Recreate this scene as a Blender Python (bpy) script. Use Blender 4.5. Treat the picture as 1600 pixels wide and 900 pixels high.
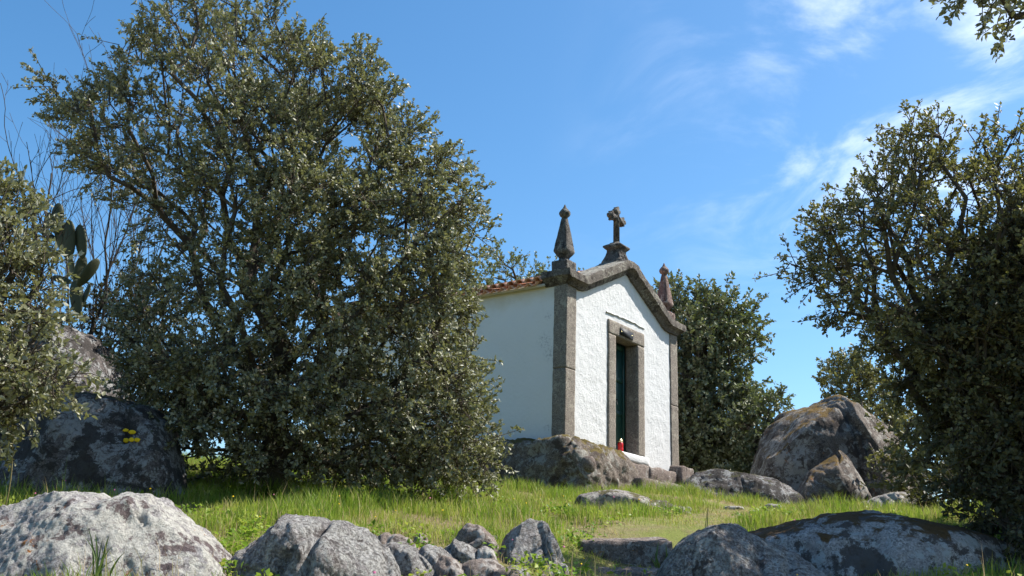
import bpy, math, random
import numpy as np
from mathutils import Matrix, Vector

random.seed(7)
for o in list(bpy.data.objects):
    bpy.data.objects.remove(o, do_unlink=True)
sc = bpy.context.scene
COL = sc.collection

# ------------------------------------------------------------------ camera
FPX, PITCH, ROLL = 1560.0, 0.292, 0.033          # focal length in px of a 1600 px wide picture
cp, sp, cr, sr = math.cos(PITCH), math.sin(PITCH), math.cos(ROLL), math.sin(ROLL)
RV = np.array([1.0, 0, 0]); UV = np.array([0, -sp, cp]); FV = np.array([0, cp, sp])
CR = RV * cr + UV * sr
CU = UV * cr - RV * sr
cam_d = bpy.data.cameras.new('camera')
cam = bpy.data.objects.new('camera', cam_d)
COL.objects.link(cam)
cam_d.sensor_width = 36.0
cam_d.lens = 36.0 * FPX / 1600.0
cam_d.clip_start = 0.05
cam_d.clip_end = 6000
cam.matrix_world = Matrix(((CR[0], CU[0], -FV[0], 0), (CR[1], CU[1], -FV[1], 0), (CR[2], CU[2], -FV[2], 0), (0, 0, 0, 1)))
sc.camera = cam

# ------------------------------------------------------------------ sun and sky
SUN = np.array([1.53, 0.42, 2.0]); SUN = SUN / np.linalg.norm(SUN)
SUN_EL = math.asin(SUN[2]); SUN_AZ = math.atan2(SUN[0], SUN[1])     # clockwise from +Y
sun_d = bpy.data.lights.new('sun', 'SUN')
sun_d.energy = 5.0
sun_d.angle = math.radians(0.53)
sun_d.color = (1.0, 0.955, 0.88)
sun = bpy.data.objects.new('sun', sun_d)
COL.objects.link(sun)
sun.rotation_euler = Vector(SUN).to_track_quat('Z', 'Y').to_euler()
sun.location = Vector(SUN) * 60

world = bpy.data.worlds.new('World'); sc.world = world
world.use_nodes = True
wn, wl = world.node_tree.nodes, world.node_tree.links
wn.clear()
w_out = wn.new('ShaderNodeOutputWorld'); w_bg = wn.new('ShaderNodeBackground')
w_sky = wn.new('ShaderNodeTexSky'); w_sky.sky_type = 'NISHITA'; w_sky.sun_disc = False
w_sky.sun_elevation = SUN_EL; w_sky.sun_rotation = SUN_AZ
w_sky.altitude = 300; w_sky.air_density = 1.0; w_sky.dust_density = 0.9; w_sky.ozone_density = 2.6
w_bg.inputs['Strength'].default_value = 0.108
# thin cirrus: noise over a flat cloud layer, thicker towards the sun
w_tc = wn.new('ShaderNodeTexCoord'); w_sep = wn.new('ShaderNodeSeparateXYZ')
wl.new(w_tc.outputs['Generated'], w_sep.inputs[0])
def wmath(op, a, b=None, c=None):
    m = wn.new('ShaderNodeMath'); m.operation = op
    for i, v in enumerate((a, b, c)):
        if v is None: continue
        if isinstance(v, (int, float)): m.inputs[i].default_value = v
        else: wl.new(v, m.inputs[i])
    return m.outputs[0]
zc = wmath('MAXIMUM', w_sep.outputs['Z'], 0.04)
cx = wmath('DIVIDE', w_sep.outputs['X'], zc); cy = wmath('DIVIDE', w_sep.outputs['Y'], zc)
w_cmb = wn.new('ShaderNodeCombineXYZ'); wl.new(cx, w_cmb.inputs[0]); wl.new(cy, w_cmb.inputs[1])
w_map = wn.new('ShaderNodeMapping'); w_map.inputs['Rotation'].default_value = (0, 0, 0.5)
w_map.inputs['Scale'].default_value = (1.25, 0.9, 1); w_map.inputs['Location'].default_value = (9.9, 2.2, 0)
wl.new(w_cmb.outputs[0], w_map.inputs['Vector'])
w_n1 = wn.new('ShaderNodeTexNoise'); w_n1.inputs['Scale'].default_value = 2.1; w_n1.inputs['Detail'].default_value = 10
w_n1.inputs['Roughness'].default_value = 0.58; w_n1.inputs['Distortion'].default_value = 0.7
wl.new(w_map.outputs[0], w_n1.inputs['Vector'])
w_r = wn.new('ShaderNodeMapRange'); w_r.interpolation_type = 'SMOOTHSTEP'
w_r.inputs['From Min'].default_value = 0.42; w_r.inputs['From Max'].default_value = 0.76
wl.new(w_n1.outputs['Fac'], w_r.inputs['Value'])
w_dot = wn.new('ShaderNodeVectorMath'); w_dot.operation = 'DOT_PRODUCT'
w_dot.inputs[1].default_value = (0.964, 0.265, 0)
wl.new(w_tc.outputs['Generated'], w_dot.inputs[0])
w_r2 = wn.new('ShaderNodeMapRange'); w_r2.interpolation_type = 'SMOOTHSTEP'
w_r2.inputs['From Min'].default_value = 0.25; w_r2.inputs['From Max'].default_value = 0.75
wl.new(w_dot.outputs['Value'], w_r2.inputs['Value'])
cov = wmath('MULTIPLY', w_r.outputs[0], w_r2.outputs[0]); w_r3 = wn.new('ShaderNodeMapRange'); w_r3.interpolation_type = 'SMOOTHSTEP'
w_r3.inputs['From Min'].default_value = 0.22; w_r3.inputs['From Max'].default_value = 0.46
wl.new(w_sep.outputs['Z'], w_r3.inputs['Value'])
cov = wmath('MULTIPLY', cov, w_r3.outputs[0]); cov = wmath('MULTIPLY', cov, 0.85)
w_mix = wn.new('ShaderNodeMixRGB'); wl.new(cov, w_mix.inputs['Fac'])
w_mix.inputs['Color2'].default_value = (9.5, 9.8, 10.2, 1)
w_hsv = wn.new('ShaderNodeHueSaturation'); w_hsv.inputs['Saturation'].default_value = 1.25; w_hsv.inputs['Hue'].default_value = 0.494
wl.new(w_sky.outputs[0], w_hsv.inputs['Color'])
wl.new(w_hsv.outputs[0], w_mix.inputs['Color1'])
wl.new(w_mix.outputs[0], w_bg.inputs['Color']); wl.new(w_bg.outputs[0], w_out.inputs[0])

vs = sc.view_settings
sc.display_settings.display_device = 'sRGB'
vs.view_transform = 'Standard'; vs.look = 'None'; vs.exposure = 0.95; vs.gamma = 1.0; vs.use_curve_mapping = False
sc.cycles.max_bounces = 6; sc.cycles.transparent_max_bounces = 8
sc.cycles.diffuse_bounces = 3; sc.cycles.glossy_bounces = 2; sc.cycles.transmission_bounces = 4
sc.cycles.caustics_reflective = False; sc.cycles.caustics_refractive = False

# ------------------------------------------------------------------ helpers
def at(px, py, depth):
    """world point seen at photograph pixel (px, py) at distance depth along +Y"""
    d = FV + CR * ((px - 800) / FPX) - CU * ((py - 450) / FPX)
    return d * (depth / d[1])
def to_px(P):
    P = np.atleast_2d(P); d = P @ FV
    return 800 + FPX * (P @ CR) / d, 450 - FPX * (P @ CU) / d

def _hash(ix, iy, iz, seed):
    h = (ix.astype(np.uint32) * np.uint32(374761393) + iy.astype(np.uint32) * np.uint32(668265263)
         + iz.astype(np.uint32) * np.uint32(2147483647) + np.uint32(seed * 974711 % 4294967291))
    h = (h ^ (h >> np.uint32(13))) * np.uint32(1274126177)
    h = (h ^ (h >> np.uint32(16))) * np.uint32(2246822519)
    return h ^ (h >> np.uint32(15))
def noise3(P, seed=0):
    """gradient noise in about -1..1, vectorised"""
    P = np.asarray(P, float); I = np.floor(P).astype(np.int64); F = P - I
    w = F * F * F * (F * (F * 6 - 15) + 10); out = np.zeros(len(P))
    for dx in (0, 1):
        for dy in (0, 1):
            for dz in (0, 1):
                h = _hash(I[:, 0] + dx & 0xffffffff, I[:, 1] + dy & 0xffffffff, I[:, 2] + dz & 0xffffffff, seed)
                g = np.stack([(h & np.uint32(1023)), (h >> np.uint32(10)) & np.uint32(1023), (h >> np.uint32(20)) & np.uint32(1023)], 1) / 511.5 - 1
                d = F - np.array([dx, dy, dz])
                ww = (w[:, 0] if dx else 1 - w[:, 0]) * (w[:, 1] if dy else 1 - w[:, 1]) * (w[:, 2] if dz else 1 - w[:, 2])
                out += ww * (g * d).sum(1)
    return out * 1.3
def fbm(P, octaves=4, seed=0, gain=0.5, ridged=False):
    out = np.zeros(len(P)); a = 1.0; P = np.asarray(P, float)
    for i in range(octaves):
        n = noise3(P, seed + i * 17)
        out += a * (1 - 2 * np.abs(n) if ridged else n); a *= gain; P = P * 2.03 + 5.1
    return out

def mesh_np(name, V, faces, smooth=True, attrs=None, sharp=0):
    """faces: list of (M,k) int arrays"""
    me = bpy.data.meshes.new(name)
    V = np.ascontiguousarray(V, np.float32)
    me.vertices.add(len(V)); me.vertices.foreach_set('co', V.ravel())
    if isinstance(faces, np.ndarray): faces = [faces]
    faces = [f for f in faces if len(f)]
    loops = np.concatenate([f.ravel() for f in faces]).astype(np.int32)
    starts = []; off = 0
    for f in faces:
        k = f.shape[1]; starts.append(off + np.arange(len(f)) * k); off += len(f) * k
    starts = np.concatenate(starts).astype(np.int32)
    me.loops.add(len(loops)); me.loops.foreach_set('vertex_index', loops)
    me.polygons.add(len(starts)); me.polygons.foreach_set('loop_start', starts)
    if smooth: me.polygons.foreach_set('use_smooth', np.ones(len(starts), bool))
    for k, v in (attrs or {}).items():
        a = me.attributes.new(k, 'FLOAT', 'POINT'); a.data.foreach_set('value', np.ascontiguousarray(v, np.float32))
    me.update(calc_edges=True)
    if sharp: me.set_sharp_from_angle(angle=math.radians(sharp))
    return me
def link(name, me, mat=None, parent=None, loc=None):
    o = bpy.data.objects.new(name, me); COL.objects.link(o)
    if mat is not None and me is not None and not me.materials: me.materials.append(mat)
    if parent is not None: o.parent = parent
    if loc is not None: o.location = loc
    return o
def tag(o, label, cat, group=None, kind=None):
    o['label'] = label; o['category'] = cat
    if group: o['group'] = group
    if kind: o['kind'] = kind
    return o
def empty(name, loc=(0, 0, 0), rz=0.0):
    o = bpy.data.objects.new(name, None); COL.objects.link(o); o.location = loc; o.rotation_euler = (0, 0, rz)
    o.empty_display_size = 0.2
    return o

def grid_faces(nu, nv, close_v=False):
    a = np.arange(nu * nv).reshape(nu, nv)
    if close_v: a = np.concatenate([a, a[:, :1]], 1)
    return np.stack([a[:-1, :-1], a[1:, :-1], a[1:, 1:], a[:-1, 1:]], -1).reshape(-1, 4)
def box_np(x0, x1, y0, y1, z0, z1, bev=0.0):
    V = np.array([(x, y, z) for x in (x0, x1) for y in (y0, y1) for z in (z0, z1)], float)
    F = np.array([(0, 1, 3, 2), (4, 6, 7, 5), (0, 4, 5, 1), (2, 3, 7, 6), (0, 2, 6, 4), (1, 5, 7, 3)])
    return V, F
def join_np(parts):
    Vs, Fs, off = [], [], 0
    for V, F in parts:
        Vs.append(V); Fs.append([f + off for f in (F if isinstance(F, list) else [F])]); off += len(V)
    return np.concatenate(Vs), [f for fs in Fs for f in fs]
def rough_box(x0, x1, y0, y1, z0, z1, cell=0.06, amp=0.012, rnd=0.03, seed=0, freq=5.0):
    """hewn stone block: closed box surface, subdivided, edges worn round, faces uneven"""
    S = np.array([x1 - x0, y1 - y0, z1 - z0]); n = np.clip(np.round(S / cell).astype(int), 1, 90)
    C = np.array([x0 + x1, y0 + y1, z0 + z1]) / 2
    parts = []
    for ax in range(3):
        b, c = (ax + 1) % 3, (ax + 2) % 3
        for s in (0, 1):
            u = np.linspace(0, 1, n[b] + 1); v = np.linspace(0, 1, n[c] + 1)
            uu, vv = np.meshgrid(u, v, indexing='ij')
            P = np.zeros((uu.size, 3)); P[:, ax] = s; P[:, b] = uu.ravel(); P[:, c] = vv.ravel()
            F = grid_faces(n[b] + 1, n[c] + 1)
            if s == 0: F = F[:, ::-1]
            parts.append((P, F))
    V, F = join_np(parts); F = np.concatenate(F)
    # weld shared edges
    key = np.round(V * 1e5).astype(np.int64); _, idx, inv = np.unique(key, axis=0, return_index=True, return_inverse=True)
    V = V[idx]; F = inv.ravel()[F]
    P = (V - 0.5) * S; h = S / 2
    r = min(rnd, h.min() * 0.9)
    q = np.clip(P, -(h - r), h - r); d = P - q; L = np.linalg.norm(d, axis=1, keepdims=True)
    P = q + np.where(L > 1e-9, d / np.maximum(L, 1e-9) * np.minimum(L, r), 0)
    nrm = P / h; nrm = np.sign(nrm) * np.abs(nrm) ** 6; nrm /= np.linalg.norm(nrm, axis=1, keepdims=True) + 1e-9
    P = P + nrm * (amp * fbm((P + C) * freq, 4, seed))[:, None]
    return P + C, F
def tube_edges(A, B, ra, rb, sides):
    """one frustum per edge, vectorised: arrays of points and radii"""
    d = B - A; L = np.linalg.norm(d, axis=1, keepdims=True); d = d / np.maximum(L, 1e-9)
    ref = np.where(np.abs(d[:, 2:3]) < 0.9, np.array([[0, 0, 1.0]]), np.array([[1.0, 0, 0]]))
    s = np.cross(d, ref); s /= np.linalg.norm(s, axis=1, keepdims=True); t = np.cross(d, s)
    ang = np.arange(sides) * 2 * math.pi / sides
    ring = np.cos(ang)[None, :, None] * s[:, None, :] + np.sin(ang)[None, :, None] * t[:, None, :]
    V = np.concatenate([A[:, None] + ring * ra[:, None, None], B[:, None] + ring * rb[:, None, None]], 1)
    n = len(A); base = (np.arange(n) * 2 * sides)[:, None]
    k = np.arange(sides); k2 = (k + 1) % sides
    F = np.stack([base + k, base + k2, base + sides + k2, base + sides + k], -1).reshape(-1, 4)
    return V.reshape(-1, 3), F
def lathe(profile, sides=12, square=False):
    """profile: list of (radius, z); square=True gives a four-sided shaft with side 2*radius"""
    if square:
        ring = np.array([(-1, -1), (0, -1), (1, -1), (1, 0), (1, 1), (0, 1), (-1, 1), (-1, 0)], float)
    else:
        a = np.arange(sides) * 2 * math.pi / sides; ring = np.stack([np.cos(a), np.sin(a)], 1)
    V = np.concatenate([np.concatenate([ring * r, np.full((len(ring), 1), z)], 1) for r, z in profile])
    F = [grid_faces(len(profile), len(ring), True)]
    F = [F[0][:, ::-1]]
    m = len(ring)
    F.append(np.arange(m)[None, ::-1]); F.append((np.arange(m) + m * (len(profile) - 1))[None])
    return V, F

# ------------------------------------------------------------------ materials
class NT:
    def __init__(s, name):
        s.m = bpy.data.materials.new(name); s.m.use_nodes = True
        s.n = s.m.node_tree.nodes; s.l = s.m.node_tree.links
        s.b = s.n['Principled BSDF']; s.out = s.n['Material Output']
    def new(s, t, **kw):
        n = s.n.new('ShaderNode' + t)
        for k, v in kw.items(): setattr(n, k, v)
        return n
    def setin(s, n, k, v):
        if hasattr(v, 'is_output'): s.l.new(v, n.inputs[k])
        else: n.inputs[k].default_value = v if not (isinstance(v, tuple) and len(v) == 3 and n.inputs[k].type == 'RGBA') else (*v, 1)
    def coord(s, kind='Object'):
        return s.new('TexCoord').outputs[kind]
    def noise(s, vec, scale, detail=5, rough=0.6, dist=0.0, out='Fac'):
        n = s.new('TexNoise'); s.l.new(vec, n.inputs['Vector'])
        n.inputs['Scale'].default_value = scale; n.inputs['Detail'].default_value = detail
        n.inputs['Roughness'].default_value = rough; n.inputs['Distortion'].default_value = dist
        return n.outputs[out]
    def vor(s, vec, scale, feature='F1', out='Distance', rnd=1.0):
        n = s.new('TexVoronoi', feature=feature); s.l.new(vec, n.inputs['Vector'])
        n.inputs['Scale'].default_value = scale; n.inputs['Randomness'].default_value = rnd
        return n.outputs[out]
    def ramp(s, val, a, b, lo=0.0, hi=1.0, smooth=True):
        n = s.new('MapRange', interpolation_type='SMOOTHSTEP' if smooth else 'LINEAR')
        s.setin(n, 'Value', val); n.inputs['From Min'].default_value = a; n.inputs['From Max'].default_value = b
        n.inputs['To Min'].default_value = lo; n.inputs['To Max'].default_value = hi
        return n.outputs[0]
    def mix(s, fac, a, b, blend='MIX'):
        n = s.new('MixRGB', blend_type=blend); s.setin(n, 'Fac', fac); s.setin(n, 'Color1', a); s.setin(n, 'Color2', b)
        return n.outputs[0]
    def math(s, op, a, b=None):
        n = s.new('Math', operation=op); s.setin(n, 0, a)
        if b is not None: s.setin(n, 1, b)
        return n.outputs[0]
    def bump(s, h, strength=0.5, dist=0.02, normal=None):
        n = s.new('Bump'); n.inputs['Strength'].default_value = strength; n.inputs['Distance'].default_value = dist
        s.setin(n, 'Height', h)
        if normal is not None: s.l.new(normal, n.inputs['Normal'])
        return n.outputs[0]
    def finish(s, color, rough=0.9, normal=None, spec=0.3):
        s.setin(s.b, 'Base Color', color); s.setin(s.b, 'Roughness', rough)
        s.b.inputs['Specular IOR Level'].default_value = spec
        if normal is not None: s.l.new(normal, s.b.inputs['Normal'])
        return s.m

def granite(name, base=(0.36, 0.33, 0.31), dark=(0.10, 0.085, 0.08), pale=(0.55, 0.54, 0.50), dark_amt=0.45, pale_amt=0.5, moss=0.0,
            moss_col=(0.11, 0.09, 0.02), moss_bias=0.35, orange=0.0, scale=1.0, bump=0.6, grain=60, pits=0.0):
    t = NT(name); c = t.coord()
    sp1 = t.noise(c, grain * scale, 3, 0.7)
    col = t.mix(t.ramp(sp1, 0.35, 0.65), tuple(v * 0.72 for v in base), tuple(min(1, v * 1.22) for v in base))
    # crystals: quartz, feldspar and mica cells
    vc = t.new('TexVoronoi'); t.l.new(c, vc.inputs['Vector']); vc.inputs['Scale'].default_value = 75
    hv = t.new('SeparateColor'); t.l.new(vc.outputs['Color'], hv.inputs[0])
    col = t.mix(t.ramp(hv.outputs[0], 0.72, 0.80, 0, 0.65), col, tuple(v * 0.35 for v in base))
    col = t.mix(t.ramp(hv.outputs[1], 0.75, 0.85, 0, 0.6), col, tuple(min(0.8, v * 1.7) for v in base))
    med = t.noise(c, 3.2 * scale, 6, 0.65, 0.4)
    col = t.mix(t.ramp(med, 0.35, 0.7, 0, 0.6), col, tuple(v * f for v, f in zip(base, (0.62, 0.58, 0.60))))
    # crustose lichen: pale rosettes with crisp edges
    li = t.noise(c, 7.0 * scale, 8, 0.72, 0.8); li2 = t.noise(c, 1.6 * scale, 3, 0.5)
    lm = t.ramp(t.math('ADD', li, t.math('MULTIPLY', li2, 0.5)), 0.86 - 0.22 * pale_amt, 0.93 - 0.22 * pale_amt)
    col = t.mix(lm, col, t.mix(sp1, tuple(v * 0.75 for v in pale), pale))
    # dark lichen and water stains
    dk = t.noise(c, 2.4 * scale, 9, 0.72, 0.25)
    dm = t.ramp(dk, 0.72 - 0.3 * dark_amt, 0.76 - 0.3 * dark_amt)
    col = t.mix(t.math('MULTIPLY', dm, 0.9), col, t.mix(sp1, dark, tuple(v * 1.6 for v in dark)))
    if orange:
        og = t.noise(c, 4.3 * scale, 6, 0.7, 0.6)
        col = t.mix(t.ramp(og, 0.66 - 0.2 * orange, 0.72 - 0.2 * orange), col, (0.30, 0.12, 0.03))
    if moss:
        geo = t.new('NewGeometry'); sx = t.new('SeparateXYZ'); t.l.new(geo.outputs['Normal'], sx.inputs[0])
        mn = t.noise(c, 3.5 * scale, 6, 0.7, 0.5)
        mm = t.math('ADD', t.math('MULTIPLY', sx.outputs['Z'], 0.5), mn)
        mm = t.ramp(mm, 1.0 - moss_bias * moss, 1.12 - moss_bias * moss)
        col = t.mix(mm, col, t.mix(t.noise(c, 30, 3), tuple(v * 0.6 for v in moss_col), tuple(v * 1.6 for v in moss_col)))
    pn = t.noise(c, 36, 7, 0.85, 0.3)
    if pits:
        col = t.mix(t.ramp(pn, 0.50, 0.62, 0, 0.75 * pits), col, t.mix(sp1, dark, tuple(v * 2.2 for v in dark)))
    h = t.math('ADD', t.math('MULTIPLY', t.noise(c, 22 * scale, 8, 0.75), 1.0), t.math('MULTIPLY', sp1, 0.35))
    if pits: h = t.math('SUBTRACT', h, t.math('MULTIPLY', t.ramp(pn, 0.48, 0.64), 0.7 * pits))
    h = t.math('ADD', h, t.math('MULTIPLY', lm, 0.12))
    nm = t.bump(h, bump, 0.035)
    return t.finish(col, 0.92, nm, 0.2)

M = {}
M['rock'] = granite('rock_granite', base=(0.27, 0.245, 0.23), pale=(0.45, 0.43, 0.39), pale_amt=0.65, dark_amt=0.58, dark=(0.07, 0.058, 0.052), orange=0.12, scale=1.3, pits=0.6, moss=0.25, moss_col=(0.08, 0.07, 0.03))
M['rock_pale'] = granite('rock_granite_pale', base=(0.33, 0.31, 0.30), pale=(0.50, 0.48, 0.43), pale_amt=0.75, dark=(0.075, 0.052, 0.052), dark_amt=0.57, orange=0.16, scale=1.5, bump=0.8, pits=0.4)
M['rock_coarse'] = granite('rock_granite_coarse', base=(0.34, 0.315, 0.30), pale_amt=0.7, pale=(0.5, 0.48, 0.45), dark=(0.09, 0.075, 0.07), dark_amt=0.5, scale=1.7, bump=1.0, grain=38, pits=1.0, orange=0.12)
M['rock_moss'] = granite('rock_mossy', base=(0.17, 0.14, 0.115), dark=(0.05, 0.037, 0.03), dark_amt=0.6, pale_amt=0.45, pale=(0.34, 0.32, 0.28), moss=0.62, moss_col=(0.10, 0.075, 0.02), scale=1.4, pits=0.6)
M['rock_far'] = granite('rock_far_brown', base=(0.17, 0.145, 0.125), dark=(0.045, 0.035, 0.03), dark_amt=0.64, pale_amt=0.5, pale=(0.36, 0.34, 0.31), moss=0.5, moss_col=(0.12, 0.075, 0.02), orange=0.15, pits=0.5)
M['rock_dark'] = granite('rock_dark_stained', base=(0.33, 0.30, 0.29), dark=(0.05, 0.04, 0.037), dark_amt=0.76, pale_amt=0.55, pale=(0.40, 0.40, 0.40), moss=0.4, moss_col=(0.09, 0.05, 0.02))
M['rock_shade'] = granite('rock_lichen_shaded', base=(0.13, 0.115, 0.11), dark=(0.03, 0.026, 0.024), dark_amt=0.78, pale_amt=0.6, pale=(0.30, 0.30, 0.30), moss=0.3, moss_col=(0.05, 0.05, 0.02), scale=1.5, pits=0.7)  # lichened granite with tree shade painted into its lowered base colour
M['rock_brown'] = granite('rock_brown_weathered', base=(0.21, 0.17, 0.145), dark=(0.06, 0.045, 0.038), dark_amt=0.5, pale_amt=0.35, pale=(0.36, 0.33, 0.30), orange=0.1, scale=1.6, pits=0.6)
M['ashlar'] = granite('ashlar_granite', base=(0.27, 0.235, 0.195), dark=(0.085, 0.07, 0.06), dark_amt=0.3, pale_amt=0.25, pale=(0.42, 0.38, 0.31), scale=2.2, bump=0.6, grain=55, pits=0.5)
M['cornice_stone'] = granite('cornice_granite', base=(0.175, 0.152, 0.128), dark=(0.045, 0.037, 0.032), dark_amt=0.62, pale_amt=0.3, pale=(0.36, 0.34, 0.28), scale=2.4, bump=0.8, moss=0.45, moss_col=(0.33, 0.31, 0.26), pits=0.6)  # the moss mask here gives upward faces a paler tone
M['finial_stone'] = granite('finial_granite', base=(0.165, 0.15, 0.132), dark=(0.038, 0.034, 0.032), dark_amt=0.6, pale_amt=0.3, pale=(0.38, 0.36, 0.31), scale=3.0, bump=0.9, pits=0.6)
M['finial_red'] = granite('finial_granite_reddish', base=(0.17, 0.115, 0.10), dark=(0.055, 0.032, 0.028), dark_amt=0.55, pale_amt=0.3, pale=(0.4, 0.33, 0.28), scale=3.0, bump=0.7)

def plaster(name, bscale, bstr, dirt, eave=False):
    t = NT(name); c = t.coord()
    col = t.mix(t.noise(c, 1.3, 5, 0.6), tuple(v * (1.16 if eave else 1) for v in (0.55, 0.55, 0.545)), tuple(v * (1.16 if eave else 1) for v in (0.61, 0.61, 0.60)))
    st = t.noise(c, 5, 7, 0.75, 0.3)
    col = t.mix(t.ramp(st, 0.64, 0.80, 0, dirt), col, (0.30, 0.30, 0.31))
    # fine streaks running down
    mp = t.new('Mapping'); t.l.new(c, mp.inputs['Vector']); mp.inputs['Scale'].default_value = (7, 7, 0.6)
    sk = t.noise(mp.outputs[0], 2.0, 6, 0.7)
    col = t.mix(t.ramp(sk, 0.60, 0.85, 0, dirt * 0.8), col, (0.48, 0.46, 0.42))
    if eave:      # rain stain under the eaves, a mould patch, splashes along the foot
        sz_ = t.new('SeparateXYZ'); t.l.new(c, sz_.inputs[0]); zz_ = sz_.outputs['Z']
        top = t.math('MULTIPLY', t.ramp(t.math('ADD', zz_, t.math('MULTIPLY', t.noise(c, 2.5, 5), 0.5)), 2.62, 3.02), 0.75)
        col = t.mix(top, col, (0.52, 0.46, 0.34))
        for (py_, pz_, pr_) in ((0.42, 1.78, 0.22), (0.30, 1.55, 0.2), (0.36, 2.2, 0.1), (0.33, 0.3, 0.1)):
            vm = t.new('VectorMath', operation='DISTANCE'); t.l.new(c, vm.inputs[0]); vm.inputs[1].default_value = (0, py_, pz_)
            k_ = t.math('MULTIPLY', t.ramp(vm.outputs['Value'], 0.02, pr_, 1, 0), t.ramp(t.noise(c, 22, 6, 0.75), 0.48, 0.62))
            col = t.mix(t.math('MULTIPLY', k_, 0.6), col, (0.22, 0.22, 0.25))
    h = t.math('ADD', t.noise(c, bscale, 6, 0.65, 0.6), t.math('MULTIPLY', t.noise(c, bscale * 0.22, 3, 0.5), 0.8))
    vr = t.ramp(t.vor(c, bscale * 0.8), 0.0, 0.55)
    h = t.math('ADD', h, t.math('MULTIPLY', vr, -0.5))
    nm = t.bump(h, bstr, 0.03)
    return t.finish(col, 0.95, nm, 0.1)
M['stucco'] = plaster('white_stucco', 36, 0.32, 0.2)
M['limewash'] = plaster('white_limewash', 14, 0.14, 0.5, True)

t = NT('green_door_paint'); c = t.coord()
M['door'] = t.finish(t.mix(t.noise(c, 6, 6, 0.7), (0.005, 0.034, 0.028), (0.012, 0.065, 0.053)), 0.5, t.bump(t.noise(c, 40, 4), 0.15, 0.01), 0.4)
t = NT('dark_iron'); M['iron'] = t.finish((0.02, 0.02, 0.022), 0.5, None, 0.4)
t = NT('black_plaque_slate'); c = t.coord(); M['plaque'] = t.finish(t.mix(t.noise(c, 20, 4), (0.012, 0.012, 0.014), (0.03, 0.03, 0.034)), 0.6, None, 0.25)
t = NT('brass'); t.b.inputs['Metallic'].default_value = 1.0; M['brass'] = t.finish((0.75, 0.6, 0.3), 0.3)
t = NT('red_candle_glass'); t.b.inputs['Coat Weight'].default_value = 0.5; M['red'] = t.finish((0.55, 0.012, 0.012), 0.25, None, 0.5)
t = NT('yellow_paint'); c = t.coord(); M['yellow'] = t.finish(t.mix(t.noise(c, 40, 4), (0.55, 0.34, 0.0), (0.85, 0.6, 0.02)), 0.7)

t = NT('terracotta'); c = t.coord(); oi = t.new('ObjectInfo')
tc = t.mix(oi.outputs['Random'], (0.50, 0.20, 0.12), (0.62, 0.36, 0.25))
tc = t.mix(t.ramp(t.noise(c, 14, 6, 0.7), 0.45, 0.7, 0, 0.7), tc, (0.66, 0.52, 0.42))
tc = t.mix(t.ramp(t.noise(c, 22, 6, 0.7, 0.5), 0.60, 0.70, 0, 0.8), tc, (0.12, 0.09, 0.07))
M['tile'] = t.finish(tc, 0.9, t.bump(t.noise(c, 60, 5), 0.3, 0.01), 0.2)

def bark(name, a, b):
    t = NT(name); c = t.coord()
    mp = t.new('Mapping'); t.l.new(c, mp.inputs['Vector']); mp.inputs['Scale'].default_value = (1, 1, 0.3)
    n = t.noise(mp.outputs[0], 26, 7, 0.75, 0.5)
    return t.finish(t.mix(n, a, b), 0.95, t.bump(n, 0.8, 0.03), 0.1)
M['bark'] = bark('oak_bark', (0.035, 0.028, 0.022), (0.15, 0.125, 0.10))
M['bark_grey'] = bark('grey_bark', (0.05, 0.042, 0.038), (0.13, 0.11, 0.095))

def leaf_mat(name, front_a, front_b, back, rough=0.36, transl=0.16, spec=0.5, tcol=(0.20, 0.26, 0.04)):
    """leathery leaf: glossy upper side, felted pale underside, some light through it"""
    t = NT(name); at_ = t.new('Attribute', attribute_name='rnd')
    geo = t.new('NewGeometry')
    top = t.mix(at_.outputs['Fac'], front_a, front_b)
    col = t.mix(geo.outputs['Backfacing'], top, back)
    t.setin(t.b, 'Base Color', col)
    t.setin(t.b, 'Roughness', t.math('ADD', t.math('MULTIPLY', geo.outputs['Backfacing'], 0.4), rough))
    t.b.inputs['Specular IOR Level'].default_value = spec
    tr = t.new('BsdfTranslucent'); tr.inputs['Color'].default_value = (*tcol, 1)
    mx = t.new('MixShader'); mx.inputs[0].default_value = transl
    t.l.new(t.b.outputs[0], mx.inputs[1]); t.l.new(tr.outputs[0], mx.inputs[2]); t.l.new(mx.outputs[0], t.out.inputs[0])
    return t.m
M['leaf'] = leaf_mat('holm_oak_leaf', (0.058, 0.066, 0.030), (0.24, 0.235, 0.13), (0.32, 0.32, 0.25), rough=0.48, transl=0.2, spec=0.38, tcol=(0.25, 0.26, 0.07))
M['leaf_shaded'] = leaf_mat('shaded_oak_leaf', (0.026, 0.030, 0.014), (0.07, 0.07, 0.034), (0.10, 0.10, 0.065), rough=0.55, transl=0.12, spec=0.25, tcol=(0.16, 0.17, 0.04))  # oak leaf darkened: the deep shade is put into its colour
M['leaf_olive'] = leaf_mat('olive_green_leaf', (0.066, 0.070, 0.030), (0.19, 0.185, 0.09), (0.26, 0.25, 0.17), rough=0.52, spec=0.3, tcol=(0.26, 0.26, 0.05), transl=0.2)
M['leaf_far'] = leaf_mat('far_oak_leaf', (0.075, 0.092, 0.042), (0.21, 0.22, 0.12), (0.28, 0.29, 0.20), rough=0.52, spec=0.28, transl=0.14)

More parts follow.
